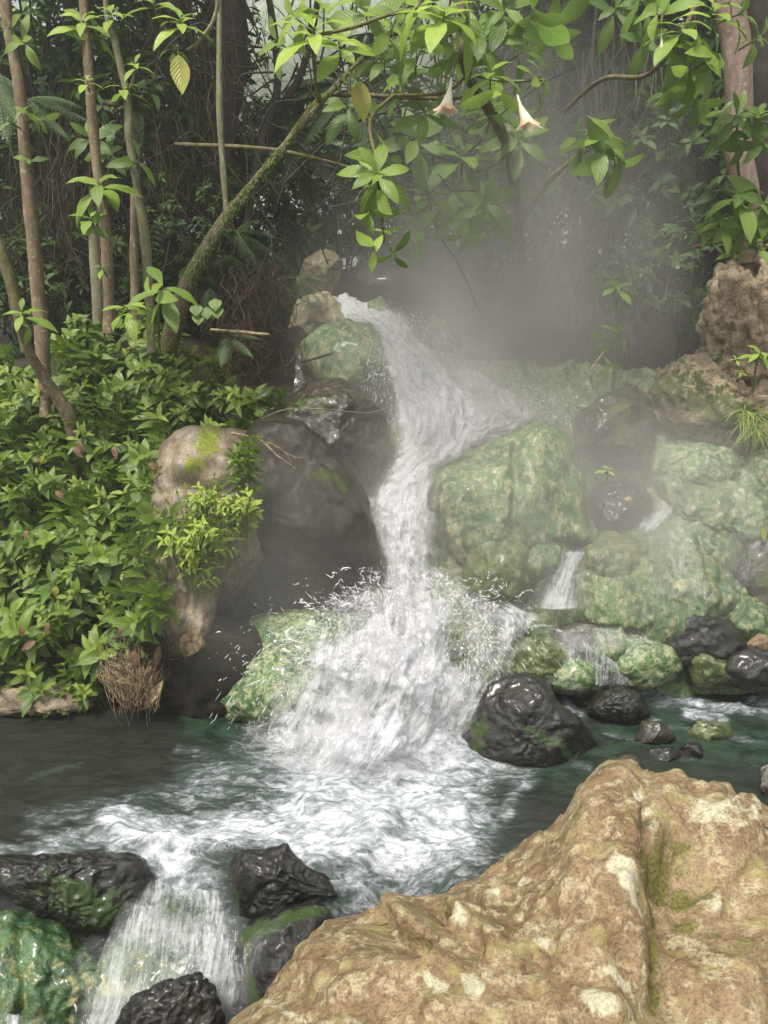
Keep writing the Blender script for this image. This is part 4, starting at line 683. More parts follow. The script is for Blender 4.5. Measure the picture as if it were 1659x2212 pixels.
BUSH = [(-60, 700), (0, 720), (90, 790), (110, 700), (190, 640), (330, 650), (400, 700), (470, 740), (560, 800), (608, 835), (585, 870), (556, 905), (470, 905), (400, 920), (335, 945), (318, 1000), (310, 1060), (365, 1080), (340, 1150), (335, 1230), (345, 1310), (310, 1360), (230, 1400), (170, 1490), (120, 1510), (70, 1440), (-60, 1460)]
LIME = [(400, 1090), (385, 1030), (450, 1020), (530, 1040), (535, 1075), (480, 1090), (470, 1180), (410, 1190), (380, 1150)]
TRAIL = [(480, 905), (545, 905), (555, 960), (540, 1010), (495, 1000)]
bush_Y = lambda v: float(np.interp(v, [640, 900, 1100, 1300, 1500], [5.35, 4.85, 4.5, 4.15, 3.95]))
def scatter(poly, gap, tries):
    pts = []; us = [p[0] for p in poly]; vs = [p[1] for p in poly]
    for _ in range(tries):
        u, v = random.uniform(min(us), max(us)), random.uniform(min(vs), max(vs))
        if in_poly(u, v, poly) and all((u - a) ** 2 + (v - b) ** 2 > gap * gap for a, b in pts): pts.append((u, v))
    return pts
def plant_at(kind, u, v, dY=0., sc=1., n_var=6):
    tip = P(u, v, bush_Y(v) + dY); rot = (random.uniform(-.05, .3), random.uniform(-.2, .2), random.uniform(-.5, .5) + random.choice((0, 3.14)))
    base = tip - np.array([0, -.02, .3 * sc]); L = sp[kind]
    grp = {'lime': 'yellow green plants trailing over the grey rock'}.get(kind, 'undergrowth plants of the left bank')
    if len(L) < n_var:
        o = make_sprig(kind, SLAB[kind]); L.append(o); o['group'] = grp; o.location = base; o.rotation_euler = rot; o.scale = (sc,) * 3
    else: copy_thing(random.choice(L), base, rot, sc)
for u, v in scatter(BUSH, 27, 3600)[:225]:
    if random.random() < .05: continue
    plant_at(('mid', 'dark', 'broad', 'mid')[int(random.random() * 3.5)] if u < 330 else 'mid', u, v + 18, random.uniform(-.08, .12) - .5 * float(smooth(255, 330, u)) * float(smooth(880, 1000, v)) * float(smooth(1500, 1250, v)), random.uniform(.65, 1.2))
for u, v in scatter(LIME, 24, 500): plant_at('lime', u, v + 22, 3.95 - bush_Y(v + 22) - (v > 1080) * .1, random.uniform(.8, 1.05), 3)
for u, v in scatter(TRAIL, 30, 100): plant_at('mid', u, v + 25, 4.0 - bush_Y(v + 25), .7)

# ------------------------------------------------------------------ trees with traced trunks
def px(r, Y): return r * Y / FPX
def trumpet(parent, u, v, Y, lean=0., L=.17, thin=1.):
    g = G(); n, k = 16, 20; t = np.linspace(0, 1, n)[:, None]; th = np.linspace(0, 2 * math.pi, k, endpoint=False)[None]
    r = (.006 + .010 * t + .034 * t ** 7 + .012 * smooth(.25, .7, t)) * (1 + .26 * t ** 8 * np.cos(5 * th + u)) * (1 + .07 * np.cos(10 * th) * t + .08 * t * np.sin(2 * th + v))
    r = r * thin; p = P(u, v, Y); V = np.stack([r * np.cos(th) + lean * t ** 1.3 * L, r * np.sin(th) - .25 * t * L + 0 * th, -t * L + 0 * th - .012 * t ** 8 * np.cos(5 * th)], -1) + p
    g.add(V.reshape(-1, 3), grid_faces(k, n, True), al=np.repeat(t.ravel(), k)); o = g.obj('flower', M['petal'], parent)
    s = G(); tube(s, [p + [0, 0, .05], p + [0, 0, .01], p - [0, 0, .03]], [.003, .006, .008], 6, 8); s.obj('calyx', M['stem'], o if False else parent)
def tree(name, label, cat, trunk, rad, bark, branches=(), whorls=(), flowers=(), leafm='leaf_big', group=None, gnarl=.18, moss=None, n=70):
    Y0 = trunk[-1][2]; base = P(*trunk[-1]); t = root(name, base, label, cat, group); g = G()
    tube(g, [P(*p) for p in trunk], [px(r, Y0) for r in rad], n, 12, gnarl, len(label), moss=(0 if moss is None else np.interp(np.linspace(0, 1, n), np.linspace(0, 1, len(moss)), moss)))
    g.obj('trunk', M[bark], t)
    for b, r, bm in branches:
        g = G(); tube(g, [P(*p) for p in b], [px(x, b[0][2]) for x in r], 30, 7, gnarl, len(b), moss=.1); g.obj('branch', M[bm], t)
    for w_ in whorls:
        u, v, Y, s, k, tone, ax = w_[:7]; el = w_[7] if len(w_) > 7 else .35; g = G(); L = px(s, Y)
        a = {'up': (0.0, -.45, 1), 'cam': (0, -1, .35), 'down': (0, -.6, -.6), 'left': (-.7, -.5, .3), 'right': (.7, -.5, .3)}[ax]; a = unit(np.array(a) + RNG.normal(0, .12, 3))
        p = P(u, v, Y); whorl(g, p, a, k, L * 1.12, L * .205, el, .38, tone, 8, .06, fold=.16, shape=1.22); g.obj('leaf_cluster', M[leafm], t)
        g2 = G(); tube(g2, [p - a * L * .5 + [0, .02, 0], p - a * L * .2, p + a * L * .02], [.006, .005, .003], 6, 6); g2.obj('shoot', M['stem'], t)
    for f in flowers: trumpet(t, *f)
    return t
tree('slender_tree', 'slender brown speckled trunk leaning slightly, nearest the left edge', 'tree', [(-5, -500, 5.0), (12, 0, 4.95), (42, 190, 4.92), (60, 400, 4.9), (80, 600, 4.88), (92, 760, 4.86), (100, 900, 4.85)], [8, 11, 12, 13, 14, 14], 'bark',
     whorls=[(50, 90, 4.85, 55, 5, .4, 'cam'), (20, 60, 4.9, 50, 4, .3, 'left'), (70, 250, 4.8, 38, 4, .3, 'right'), (20, 262, 4.8, 40, 3, .4, 'left'), (90, 262, 4.75, 36, 3, .5, 'down'), (60, 345, 4.8, 34, 3, .1, 'cam')])
tree('slender_tree', 'slender pale speckled trunk, second from the left edge, bearing big leaf whorls', 'tree', [(165, -500, 4.8), (180, 0, 4.75), (190, 130, 4.72), (203, 300, 4.7), (222, 450, 4.7), (232, 560, 4.7), (236, 720, 4.7)], [7, 9, 10, 11, 12, 12], 'bark',
     whorls=[(180, 45, 4.7, 60, 7, .6, 'up'), (215, 75, 4.8, 60, 6, .3, 'right'), (188, 175, 4.6, 36, 5, .8, 'up'), (212, 395, 4.5, 88, 8, .35, 'up', .15), (195, 300, 4.9, 60, 7, .0, 'cam'), (235, 330, 4.9, 60, 6, .1, 'cam')])
tree('cut_sapling', 'short cut sapling stub with leaves sprouting in front of the second trunk', 'sapling', [(196, 400, 4.5), (198, 450, 4.5), (203, 520, 4.5), (208, 600, 4.5), (212, 700, 4.5)], [4, 5, 10, 11, 11], 'barkpale',
     whorls=[(196, 470, 4.45, 50, 6, .35, 'up'), (205, 490, 4.42, 45, 3, .3, 'down'), (222, 580, 4.45, 32, 4, .4, 'up')], n=40)
tree('slender_tree', 'pale green crooked sapling, third trunk from the left edge', 'tree', [(232, -300, 4.75), (228, 0, 4.7), (250, 100, 4.7), (275, 210, 4.7), (280, 300, 4.7), (300, 430, 4.75), (318, 560, 4.8), (328, 760, 4.85)], [4, 5, 6, 8, 9, 9], 'barkpale',
     branches=[([(270, 220, 4.7), (288, 170, 4.7), (285, 130, 4.68)], [4, 3], 'barkpale'), ([(222, 222, 4.7), (250, 225, 4.7), (272, 205, 4.7), (286, 190, 4.7)], [4, 4], 'barkmoss')],
     whorls=[(265, 190, 4.65, 52, 6, .55, 'up', .1), (292, 140, 4.65, 38, 5, .6, 'up'), (240, 30, 4.65, 50, 6, .5, 'up'), (298, 348, 4.55, 66, 4, .15, 'right', -.1)], gnarl=.25)
tree('hanging_branch', 'crooked leafy branch hanging down at the top left with one yellow leaf', 'branch', [(300, -120, 4.4), (335, -20, 4.4), (458, -10, 4.4), (462, 40, 4.4), (430, 90, 4.4), (404, 108, 4.4)], [5, 5, 5, 4, 4, 3], 'barkpale',
     whorls=[(390, 45, 4.35, 62, 8, .75, 'up', .2), (330, 5, 4.4, 60, 7, .5, 'up'), (372, 105, 4.35, 36, 4, .5, 'up', 0)], gnarl=.3)
tree('leaning_tree', 'mossy trunk leaning right over the stream with forked upper branches', 'tree', [(1010, -420, 4.9), (905, 20, 4.95), (830, 80, 5.0), (752, 158, 5.0), (690, 226, 5.0), (604, 328, 5.0), (545, 400, 5.0), (490, 470, 5.0), (432, 560, 5.0), (395, 640, 5.05), (360, 760, 5.1)], [4, 4, 5, 5, 6, 7, 8, 12, 15, 17, 18], 'barkmoss',
     branches=[([(690, 226, 5.0), (680, 150, 4.9), (672, 90, 4.8)], [5, 4, 3], 'barkmoss'), ([(604, 328, 5.0), (690, 215, 5.1), (760, 205, 5.0), (900, 212, 4.9), (1040, 212, 4.7)], [5, 5, 4, 3], 'barkmoss'), ([(740, 170, 5.), (790, 240, 4.7), (812, 320, 4.5)], [4, 3, 3], 'barkmoss'), ([(490, 470, 5.0), (475, 250, 5.0), (474, 0, 5.0), (472, -300, 5.)], [6, 6, 5.5, 5], 'barkpale')],
     gnarl=.22)
tree('tangled_bough', 'mossy bough crossing behind the leaning trunk nearly level', 'branch', [(530, 318, 5.4), (600, 325, 5.3), (680, 342, 5.2), (770, 366, 5.1)][::-1] + [(380, 312, 5.8)], [3, 3.5, 4, 4, 4.5], 'barkmoss')
tree('angel_trumpet_tree', 'bright leaved angel trumpet shrub with white hanging flowers over the falls', 'shrub', [(900, -420, 4.6), (985, -80, 4.6), (1000, 60, 4.6), (1010, 160, 4.65), (1100, 330, 5.6), (1130, 560, 6.9)], [5, 5, 5, 6, 8, 10], 'barkmoss',
     branches=[([(1000, 60, 4.6), (900, 20, 4.5), (760, 60, 4.4), (690, 75, 4.35)], [4, 3, 3], 'barkmoss'), ([(1010, 160, 4.65), (960, 200, 4.6), (850, 206, 4.6)], [3, 3], 'barkmoss'), ([(1010, 160, 4.65), (1090, 175, 4.5), (1180, 172, 4.4)], [3, 2], 'stem'), ([(850, 206, 4.6), (800, 260, 4.4), (813, 350, 4.25), (822, 440, 4.2), (830, 520, 4.2)], [4, 3, 3, 2.5, 2], 'barkmoss')],
     whorls=[(678, 62, 4.3, 96, 9, .95, 'up', .25), (640, 40, 4.5, 80, 6, .6, 'left'), (735, 100, 4.5, 80, 7, .6, 'cam'), (850, 60, 4.7, 90, 7, .5, 'right', .1), (960, 25, 4.3, 100, 9, .9, 'up', .15), (905, 10, 4.5, 90, 6, .6, 'left'), (1010, 40, 4.45, 90, 6, .5, 'right', 0), (1150, 30, 4.6, 110, 4, .1, 'down', .3), (985, 120, 4.8, 85, 7, .1, 'down'), (600, 90, 4.9, 70, 7, .3, 'left'), (700, 20, 4.6, 80, 7, .5, 'up'), (790, 30, 4.9, 80, 7, .25, 'cam'), (830, 130, 5.0, 70, 7, .15, 'cam'), (900, 110, 4.9, 80, 7, .2, 'up'), (1040, 80, 4.7, 95, 7, .1, 'cam'), (1090, 20, 4.7, 95, 7, .15, 'cam'), (920, 240, 5.1, 70, 7, .1, 'cam'), (1060, 240, 5.0, 75, 7, .05, 'up'), (870, 180, 5.2, 70, 8, .1, 'left'), (750, 230, 5.3, 70, 7, .05, 'cam'), (1130, 110, 4.9, 80, 6, .05, 'right'), (1190, 70, 5.0, 80, 6, 0, 'down'), (1060, 155, 4.45, 80, 7, .3, 'up', 0), (1075, 200, 4.3, 76, 3, .7, 'down', .9), (1168, 166, 4.35, 62, 6, .5, 'right', .05), (960, 165, 4.6, 70, 5, .2, 'left'),
             (815, 375, 4.15, 92, 10, .4, 'cam', .2), (800, 405, 4.15, 70, 6, .45, 'left'), (835, 345, 4.25, 70, 5, .45, 'right', .2), (797, 460, 4.15, 58, 3, .5, 'down', 1.), (828, 500, 4.15, 48, 5, .5, 'up', .1), (808, 540, 4.1, 70, 2, .8, 'down', 1.1), (850, 555, 4.2, 48, 4, .1, 'down')],
     flowers=[(975, 168, 4.35, -.2, .17), (1118, 205, 4.3, .4, .16)])
tree('angel_trumpet_tree', 'dim broad leaved shrub in the steam right of the bright hanging branch', 'shrub', [(1290, 290, 5.3), (1230, 350, 5.4), (1180, 400, 5.6), (1100, 520, 6.3)], [3, 4, 5, 6], 'barkmoss',
     whorls=[(1300, 300, 5.0, 86, 9, .2, 'up', -.05), (1345, 330, 4.95, 96, 6, .2, 'right', -.1), (1250, 300, 5.1, 70, 6, .1, 'left', 0), (1330, 360, 5., 90, 4, .15, 'down', .5), (980, 470, 5.3, 74, 8, .1, 'cam'), (930, 420, 5.5, 80, 8, .0, 'up'), (1050, 440, 5.4, 80, 8, .05, 'cam'), (1090, 480, 5.4, 60, 7, .1, 'right'), (900, 500, 5.3, 60, 6, .1, 'left'), (1010, 510, 5.3, 60, 6, .1, 'down'), (1120, 300, 5.5, 90, 8, 0, 'cam'), (1000, 330, 5.6, 90, 8, 0, 'up'), (900, 300, 5.7, 90, 8, .1, 'cam'), (1060, 250, 5.6, 90, 8, .0, 'down')], n=40)
tree('angel_trumpet_tree', 'green leaved shrub crown hanging in front of the pinkish trunk at top right', 'shrub', [(1590, -300, 4.7), (1520, -60, 4.7), (1480, 60, 4.7), (1400, 160, 4.8), (1300, 172, 5.0), (1220, 240, 5.6)], [5, 5, 5, 4, 4, 4], 'barkmoss',
     whorls=[(1470, 60, 4.5, 92, 9, .3, 'up', .05), (1490, 160, 4.5, 78, 8, .35, 'down', .3), (1545, 120, 4.45, 82, 7, .5, 'right', .1), (1420, 30, 4.6, 80, 7, .3, 'left'), (1540, 20, 4.5, 84, 7, .6, 'up'), (1450, 120, 4.6, 70, 6, .2, 'left', .1), (1600, 30, 4.45, 80, 5, .2, 'right'), (1390, 90, 4.9, 70, 7, .0, 'cam'), (1330, 20, 5.0, 70, 7, .0, 'cam'), (1380, 0, 4.9, 70, 7, .1, 'left'), (1500, 220, 4.8, 70, 7, .05, 'down'), (1440, 200, 4.9, 60, 6, .0, 'left'), (1640, 80, 4.5, 70, 6, .2, 'right')], flowers=[(1429, 48, 4.5, .0, .15, .22)])
tree('shrub', 'leafy shrub wrapping the foot of the pinkish trunk above the rock pillar', 'shrub', [(1620, 420, 4.9), (1600, 480, 5.0), (1590, 560, 5.2)], [3, 4, 5], 'stem',
     whorls=[(1600, 420, 4.8, 92, 8, .15, 'up', 0), (1650, 440, 4.8, 92, 7, .15, 'cam'), (1560, 480, 4.9, 58, 7, .25, 'up', .1), (1610, 500, 4.8, 70, 7, .1, 'down'), (1530, 490, 5., 45, 6, .2, 'left'), (1590, 545, 4.9, 36, 7, .4, 'up'), (1640, 530, 4.8, 50, 7, .3, 'up')], n=30)
tree('shrub', 'dark leafed climber around the pinkish trunk at mid height', 'climber', [(1600, 250, 4.85), (1590, 300, 4.9), (1600, 420, 5.0)], [2, 3, 3], 'stem',
     whorls=[(1590, 250, 4.75, 62, 8, .05, 'cam'), (1640, 250, 4.75, 62, 8, .1, 'up'), (1560, 290, 4.85, 50, 7, .0, 'left'), (1610, 310, 4.75, 56, 7, .05, 'down'), (1650, 310, 4.75, 56, 7, .05, 'cam'), (1550, 245, 4.9, 44, 6, .0, 'left')], n=30)
tree('sapling', 'thin sapling in the steam in front of the right bank', 'sapling', [(1330, 600, 5.3), (1330, 700, 5.3), (1325, 820, 5.35), (1322, 880, 5.4)], [2.5, 3, 3, 3], 'stem', whorls=[(1330, 620, 5.2, 40, 6, .2, 'up'), (1350, 640, 5.2, 44, 5, .2, 'right'), (1345, 715, 5.2, 40, 5, .2, 'right', 0), (1310, 740, 5.25, 36, 5, .1, 'down'), (1320, 790, 5.25, 30, 4, .1, 'cam')], n=30)
tree('sapling', 'small sprout growing from the ledge at the right edge', 'sapling', [(1640, 760, 4.9), (1632, 800, 4.9), (1626, 850, 4.95)], [2, 2.5, 3], 'stem', whorls=[(1642, 762, 4.85, 42, 7, .6, 'up', .1), (1590, 775, 4.9, 16, 6, .7, 'up'), (1598, 803, 4.9, 16, 6, .7, 'up')], n=20)
tree('sapling', 'small bright sprout growing on top of the squared black block', 'sapling', [(1311, 1010, 4.55), (1312, 1024, 4.55), (1312, 1036, 4.56)], [1.5, 1.5, 2], 'stem', whorls=[(1311, 1015, 4.52, 22, 6, .8, 'up')], n=10)
tree('sapling', 'broad leaved sapling with the largest leaves, left of the leaning trunk', 'sapling', [(345, 610, 4.3), (342, 680, 4.35), (345, 760, 4.5)], [2.5, 3, 3], 'stem', whorls=[(352, 618, 4.2, 96, 6, .25, 'up', .1), (330, 640, 4.2, 92, 3, .3, 'left', .1), (275, 665, 4.25, 70, 5, .55, 'up', .1), (318, 678, 4.2, 50, 5, .55, 'right', 0)], n=20)
tree('cut_sapling', 'slanting broken stub crowned with big leaves at the left edge', 'sapling', [(42, 690, 4.55), (50, 730, 4.6), (85, 800, 4.7), (145, 890, 4.8), (160, 940, 4.85)], [6, 7, 12, 14, 16], 'bark', whorls=[(48, 675, 4.5, 58, 7, .4, 'up', .15), (65, 705, 4.5, 40, 3, .4, 'right', -.1)], n=40)
tree('tall_tree', 'smooth pinkish trunk standing at the top right', 'tree', [(1530, -700, 5.3), (1570, -60, 5.3), (1590, 100, 5.3), (1596, 220, 5.3), (1594, 320, 5.3), (1612, 420, 5.3), (1620, 560, 5.4)], [22, 26, 26, 25, 24, 26], 'barkpink', gnarl=.05)
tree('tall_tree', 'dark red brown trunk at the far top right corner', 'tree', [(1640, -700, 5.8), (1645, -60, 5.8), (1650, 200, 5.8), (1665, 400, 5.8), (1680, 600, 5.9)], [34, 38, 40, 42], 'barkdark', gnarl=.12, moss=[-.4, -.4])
def tangle(parent, area, n, Yr, L, r0, seed, mat='barkdark'):
    g = G(); rs = np.random.default_rng(seed)
    for i in range(n):
        p = P(rs.uniform(area[0], area[2]), rs.uniform(area[1], area[3]), rs.uniform(*Yr)); d = unit(np.array([rs.normal(0, .8), rs.normal(0, .25), rs.normal(.5, .6)])); l = rs.uniform(*L)
        pts = [p + d * l * t + rs.normal(0, .05, 3) * (t > 0) * l * 1.3 for t in (0, .25, .5, .75, 1.)]; tube(g, pts, [r0, r0 * .7, r0 * .3], 16, 4, moss=.1)
    return meta(g.obj('twigs', M[mat], parent), kind='stuff')
for o in [o for o in _tmp if o.get('label', '').startswith('bright leaved angel')]: tangle(o, (700, 120, 1150, 480), 90, (5.4, 7.0), (.3, 1.1), .008, 3)
def fuzz(parent, pts, rads, n, seed, mat='leaf_mid'):
    g = G(); rs = np.random.default_rng(seed); c = spline([P(*p) for p in pts], n); Y = pts[0][2]; rr = np.interp(np.linspace(0, 1, n), np.linspace(0, 1, len(rads)), [px(x, Y) for x in rads]); d = unit(rs.normal(size=(n, 3)) + [0, -.5, .25])
    leaves(g, c + d * rr[:, None] * .95, unit(d + rs.normal(0, .5, (n, 3)) + [0, 0, -.5]), (0, 0, 1), rs.uniform(.01, .035, n), .0035, .4, .1, 2, tone=rs.uniform(0, 1.2, n)); return g.obj('moss', M[mat], parent)
for o in [o for o in _tmp if o['label'].startswith('mossy trunk leaning')]:
    fuzz(o, [(604, 328, 5.0), (545, 400, 5.0), (490, 470, 5.0), (432, 560, 5.0), (395, 640, 5.05), (360, 760, 5.1)], [6, 7, 11, 14, 17, 18], 3600, 1); fuzz(o, [(905, 20, 4.95), (830, 80, 5.0), (752, 158, 5.0), (690, 226, 5.0), (604, 328, 5.0)], [4, 5, 5, 6, 7], 700, 2)
for o in [o for o in _tmp if o['label'].startswith('mossy trunk leaning')]: tangle(o, (430, 100, 700, 520), 30, (5.4, 6.4), (.5, 1.4), .009, 4)
# single yellowed leaves
for u, v, Y, s, lab in [(385, 118, 4.3, 74, 'large yellow leaf hanging from the crooked top left branch'), (776, 175, 4.5, 78, 'yellow curled leaf hanging below the leaning trunk fork'), (1648, 1140, 4.5, 30, 'yellow fallen leaf lying at the right edge')]:
    g = G(); leaves(g, P(u, v, Y), (.08, -.12, -1), (0.25, -1, .1), px(s, Y), px(s * .27, Y), -.15, .18, 8, tone=2., wav=.06); tube(g, [P(u, v, Y) + [0, 0, .03], P(u, v, Y) + [0, 0, .015], P(u, v, Y)], [.002, .002], 4, 5, rnd=.5, tone=2., ac=.6, al=0)
    meta(g.obj('yellow_leaf', M['leaf_big'], None, P(u, v, Y)), lab, 'leaf')

# ------------------------------------------------------------------ ferns
def frond(g, p, d, L, droop, tone=0., npin=22, detail=True, seedw=.26):
    d = unit(np.asarray(d, float)); t = np.linspace(0, 1, npin + 4); c = np.asarray(p) + d * (L * t * (1 - .25 * droop * t))[:, None] + np.array([0, 0, -1]) * (droop * L * t ** 2)[:, None]
    tube(g, c[::3], [.004, .001], 14, 5, rnd=.3, tone=.2, ac=1., al=0)
    tg = unit(np.gradient(c, axis=0)); side = unit(np.cross(tg, [0, 0, 1.]) + 1e-4); up = np.cross(side, tg)
    for sg in (-1, 1):
        tt = t[3:]; pl = L * seedw * np.sin(math.pi * np.clip(tt * .93 + .1, 0, 1)) ** .8
        dd = unit(side[3:] * sg + tg[3:] * .35 - up[3:] * .15)
        if not detail: leaves(g, c[3:], dd, up[3:], pl, pl * .13 + .001, .3, .1, 3, tone=tone)
        else:
            for k in range(len(tt)):
                m_ = 9; s = np.linspace(.08, .96, m_); q_ = c[3 + k] + dd[k] * (s * pl[k])[:, None] - up[3 + k] * (.2 * s * s * pl[k])[:, None]
                for s2 in (-1, 1): leaves(g, q_, unit(tg[3 + k] * s2 + dd[k] * .4), up[3 + k], L / npin * .85 * (1 - .75 * s), L / npin * .28 * (1.05 - .6 * s), .2, .05, 2, tone=tone, rnd=np.full(m_, .5))
def fern(label, u, v, Y, fr, cat='fern', detail=True, group=None):
    p = P(u, v, Y); t = root('fern', p, label, cat, group)
    for (du, dv, L, dr, tone) in fr:
        g = G(); q_ = P(u + du, v - dv, Y - .1); frond(g, p, q_ - p, px(L, Y), dr, tone, 20, detail); g.obj('frond', M['fern'], t)
    return t
fern('silvery fern with fronds spread behind the two left trunks', 60, 215, 5.4, [(120, -6, 150, .25, .8), (100, 30, 130, .3, .7), (60, -40, 120, .2, .6), (-60, 10, 110, .3, .8), (-40, 40, 100, .3, .6), (140, 20, 140, .5, .5)])
fern('fern hanging at the left edge beside the speckled trunk', -10, 160, 5.2, [(40, -60, 110, .3, .8), (20, -100, 120, .2, .6), (60, -10, 90, .4, .6)])
fern('small upright fern above the round leaves on the middle bank', 448, 690, 4.75, [(6, 90, 80, .1, .3), (-50, 50, 60, .3, .2), (50, 40, 55, .3, .2)])
fern('small arching fern beside the dead stick above the mossy boulder', 490, 725, 4.7, [(80, 30, 90, .35, .35), (50, -20, 80, .3, .3), (60, 60, 60, .4, .3), (-10, -40, 70, .2, .2)])
fern('fern leaning over the upper falls from the dark bank', 510, 500, 5.3, [(90, 20, 100, .3, .1), (100, -40, 130, .2, .1), (60, 60, 80, .3, .0), (40, -50, 100, .2, .1), (-60, 20, 70, .3, 0)])
fern('small dark fern overhanging the cream boulder at the head of the falls', 640, 600, 5.9, [(70, -20, 80, .3, .2), (60, 20, 80, .35, .2), (30, -50, 70, .2, .1), (-40, 10, 60, .3, .1), (80, -60, 80, .2, .2)])
fern('dark fern in the shade under the leaning trunk', 540, 590, 5.3, [(100, -10, 110, .3, .0), (60, 60, 90, .3, .1), (90, -60, 120, .2, .0), (-40, 50, 90, .3, .0), (20, -70, 100, .2, 0)])
for i, (u, v, Y, lab) in enumerate([(760, 190, 7., 'tree fern fronds behind the leaning trunk fork'), (640, 300, 7.2, 'pale tree fern fronds above the level bough'), (110, 250, 7., 'tree fern fronds between the two left trunks'), (880, 330, 7.6, 'tree fern fronds behind the hanging leaf whorls'), (330, 330, 6.6, 'tree fern fronds behind the third trunk')]):
    fern(lab, u, v, Y, [(math.cos(a) * 100, math.sin(a) * 60 + 30, random.uniform(130, 200), random.uniform(.3, .6), .35) for a in np.arange(9) * .7 + i], detail=False)
g = G(); t = root('round_leaved_plant', P(445, 705, 4.65), 'plant with round scalloped leaves below the small upright fern', 'plant')
for u, v in [(425, 672), (448, 678), (470, 676), (430, 690), (466, 660)]:
    p = P(u, v, 4.6); leaves(g, p + [0, 0, .04], (.05, -.5, -.8), (0, -1, .5), .085, .042, .1, .1, 5, tone=.1, shape=.75)
g.obj('foliage', M['leaf_small'], t); g = G()
for u, v in [(425, 672), (448, 678), (470, 676)]: tube(g, [P(445, 715, 4.68), P(u, v, 4.62)], [.002, .002], 4, 5)
g.obj('stem', M['stem'], t)

# ------------------------------------------------------------------ forest behind
def make_shrub(n, rx, ry, rz, L, W, mat, k=7, tone=(0., .3), sp_=.9):
    t = root('forest_shrub', (0, 0, 0), 'x', 'shrub'); g = G(); s = G()
    P_ = unit(RNG.normal(size=(n, 3))) * RNG.uniform(.35, 1., (n, 1)) ** .6 * np.array([rx, ry, rz]); P_[:, 2] += rz * .9
    lump = fbm(P_ * 2.2 / rx, 5, 3); P_ = P_[lump > -.22]
    for i, p in enumerate(P_):
        ax = unit(unit(p - [0, 0, rz * .6]) * .7 + np.array([0, 0, .5]) + RNG.normal(0, .25, 3)); l = L * random.uniform(.7, 1.2)
        whorl(g, p, ax, k, l, l * W, .25, .4, random.uniform(*tone), 3)
        if i % 9 == 0: tube(s, [np.array([RNG.normal(0, .08), RNG.normal(0, .08), -.5]), p * [.35, .35, .45], p], [.016, .011, .004], 8, 5, .15, i, moss=.1)
    g.obj('crown', M[mat], t); s.obj('stem', M['barkdark'], t); return t
protos = [make_shrub(150, 1.0, .8, .9, .2, .22, 'leaf_bg'), make_shrub(230, 1.0, .8, .9, .14, .2, 'leaf_bg', 8, (0, .4)), make_shrub(120, .9, .8, 1.1, .26, .2, 'leaf_bg', 6, (0, .25)), make_shrub(260, 1.4, 1.0, 1.2, .2, .24, 'leaf_far', 7, (0, 1.)), make_shrub(300, .9, .8, 1., .1, .25, 'leaf_bg', 7, (.0, .5)), make_shrub(75, 1.0, .8, .9, .2, .2, 'leaf_mid', 7, (0, .6))]
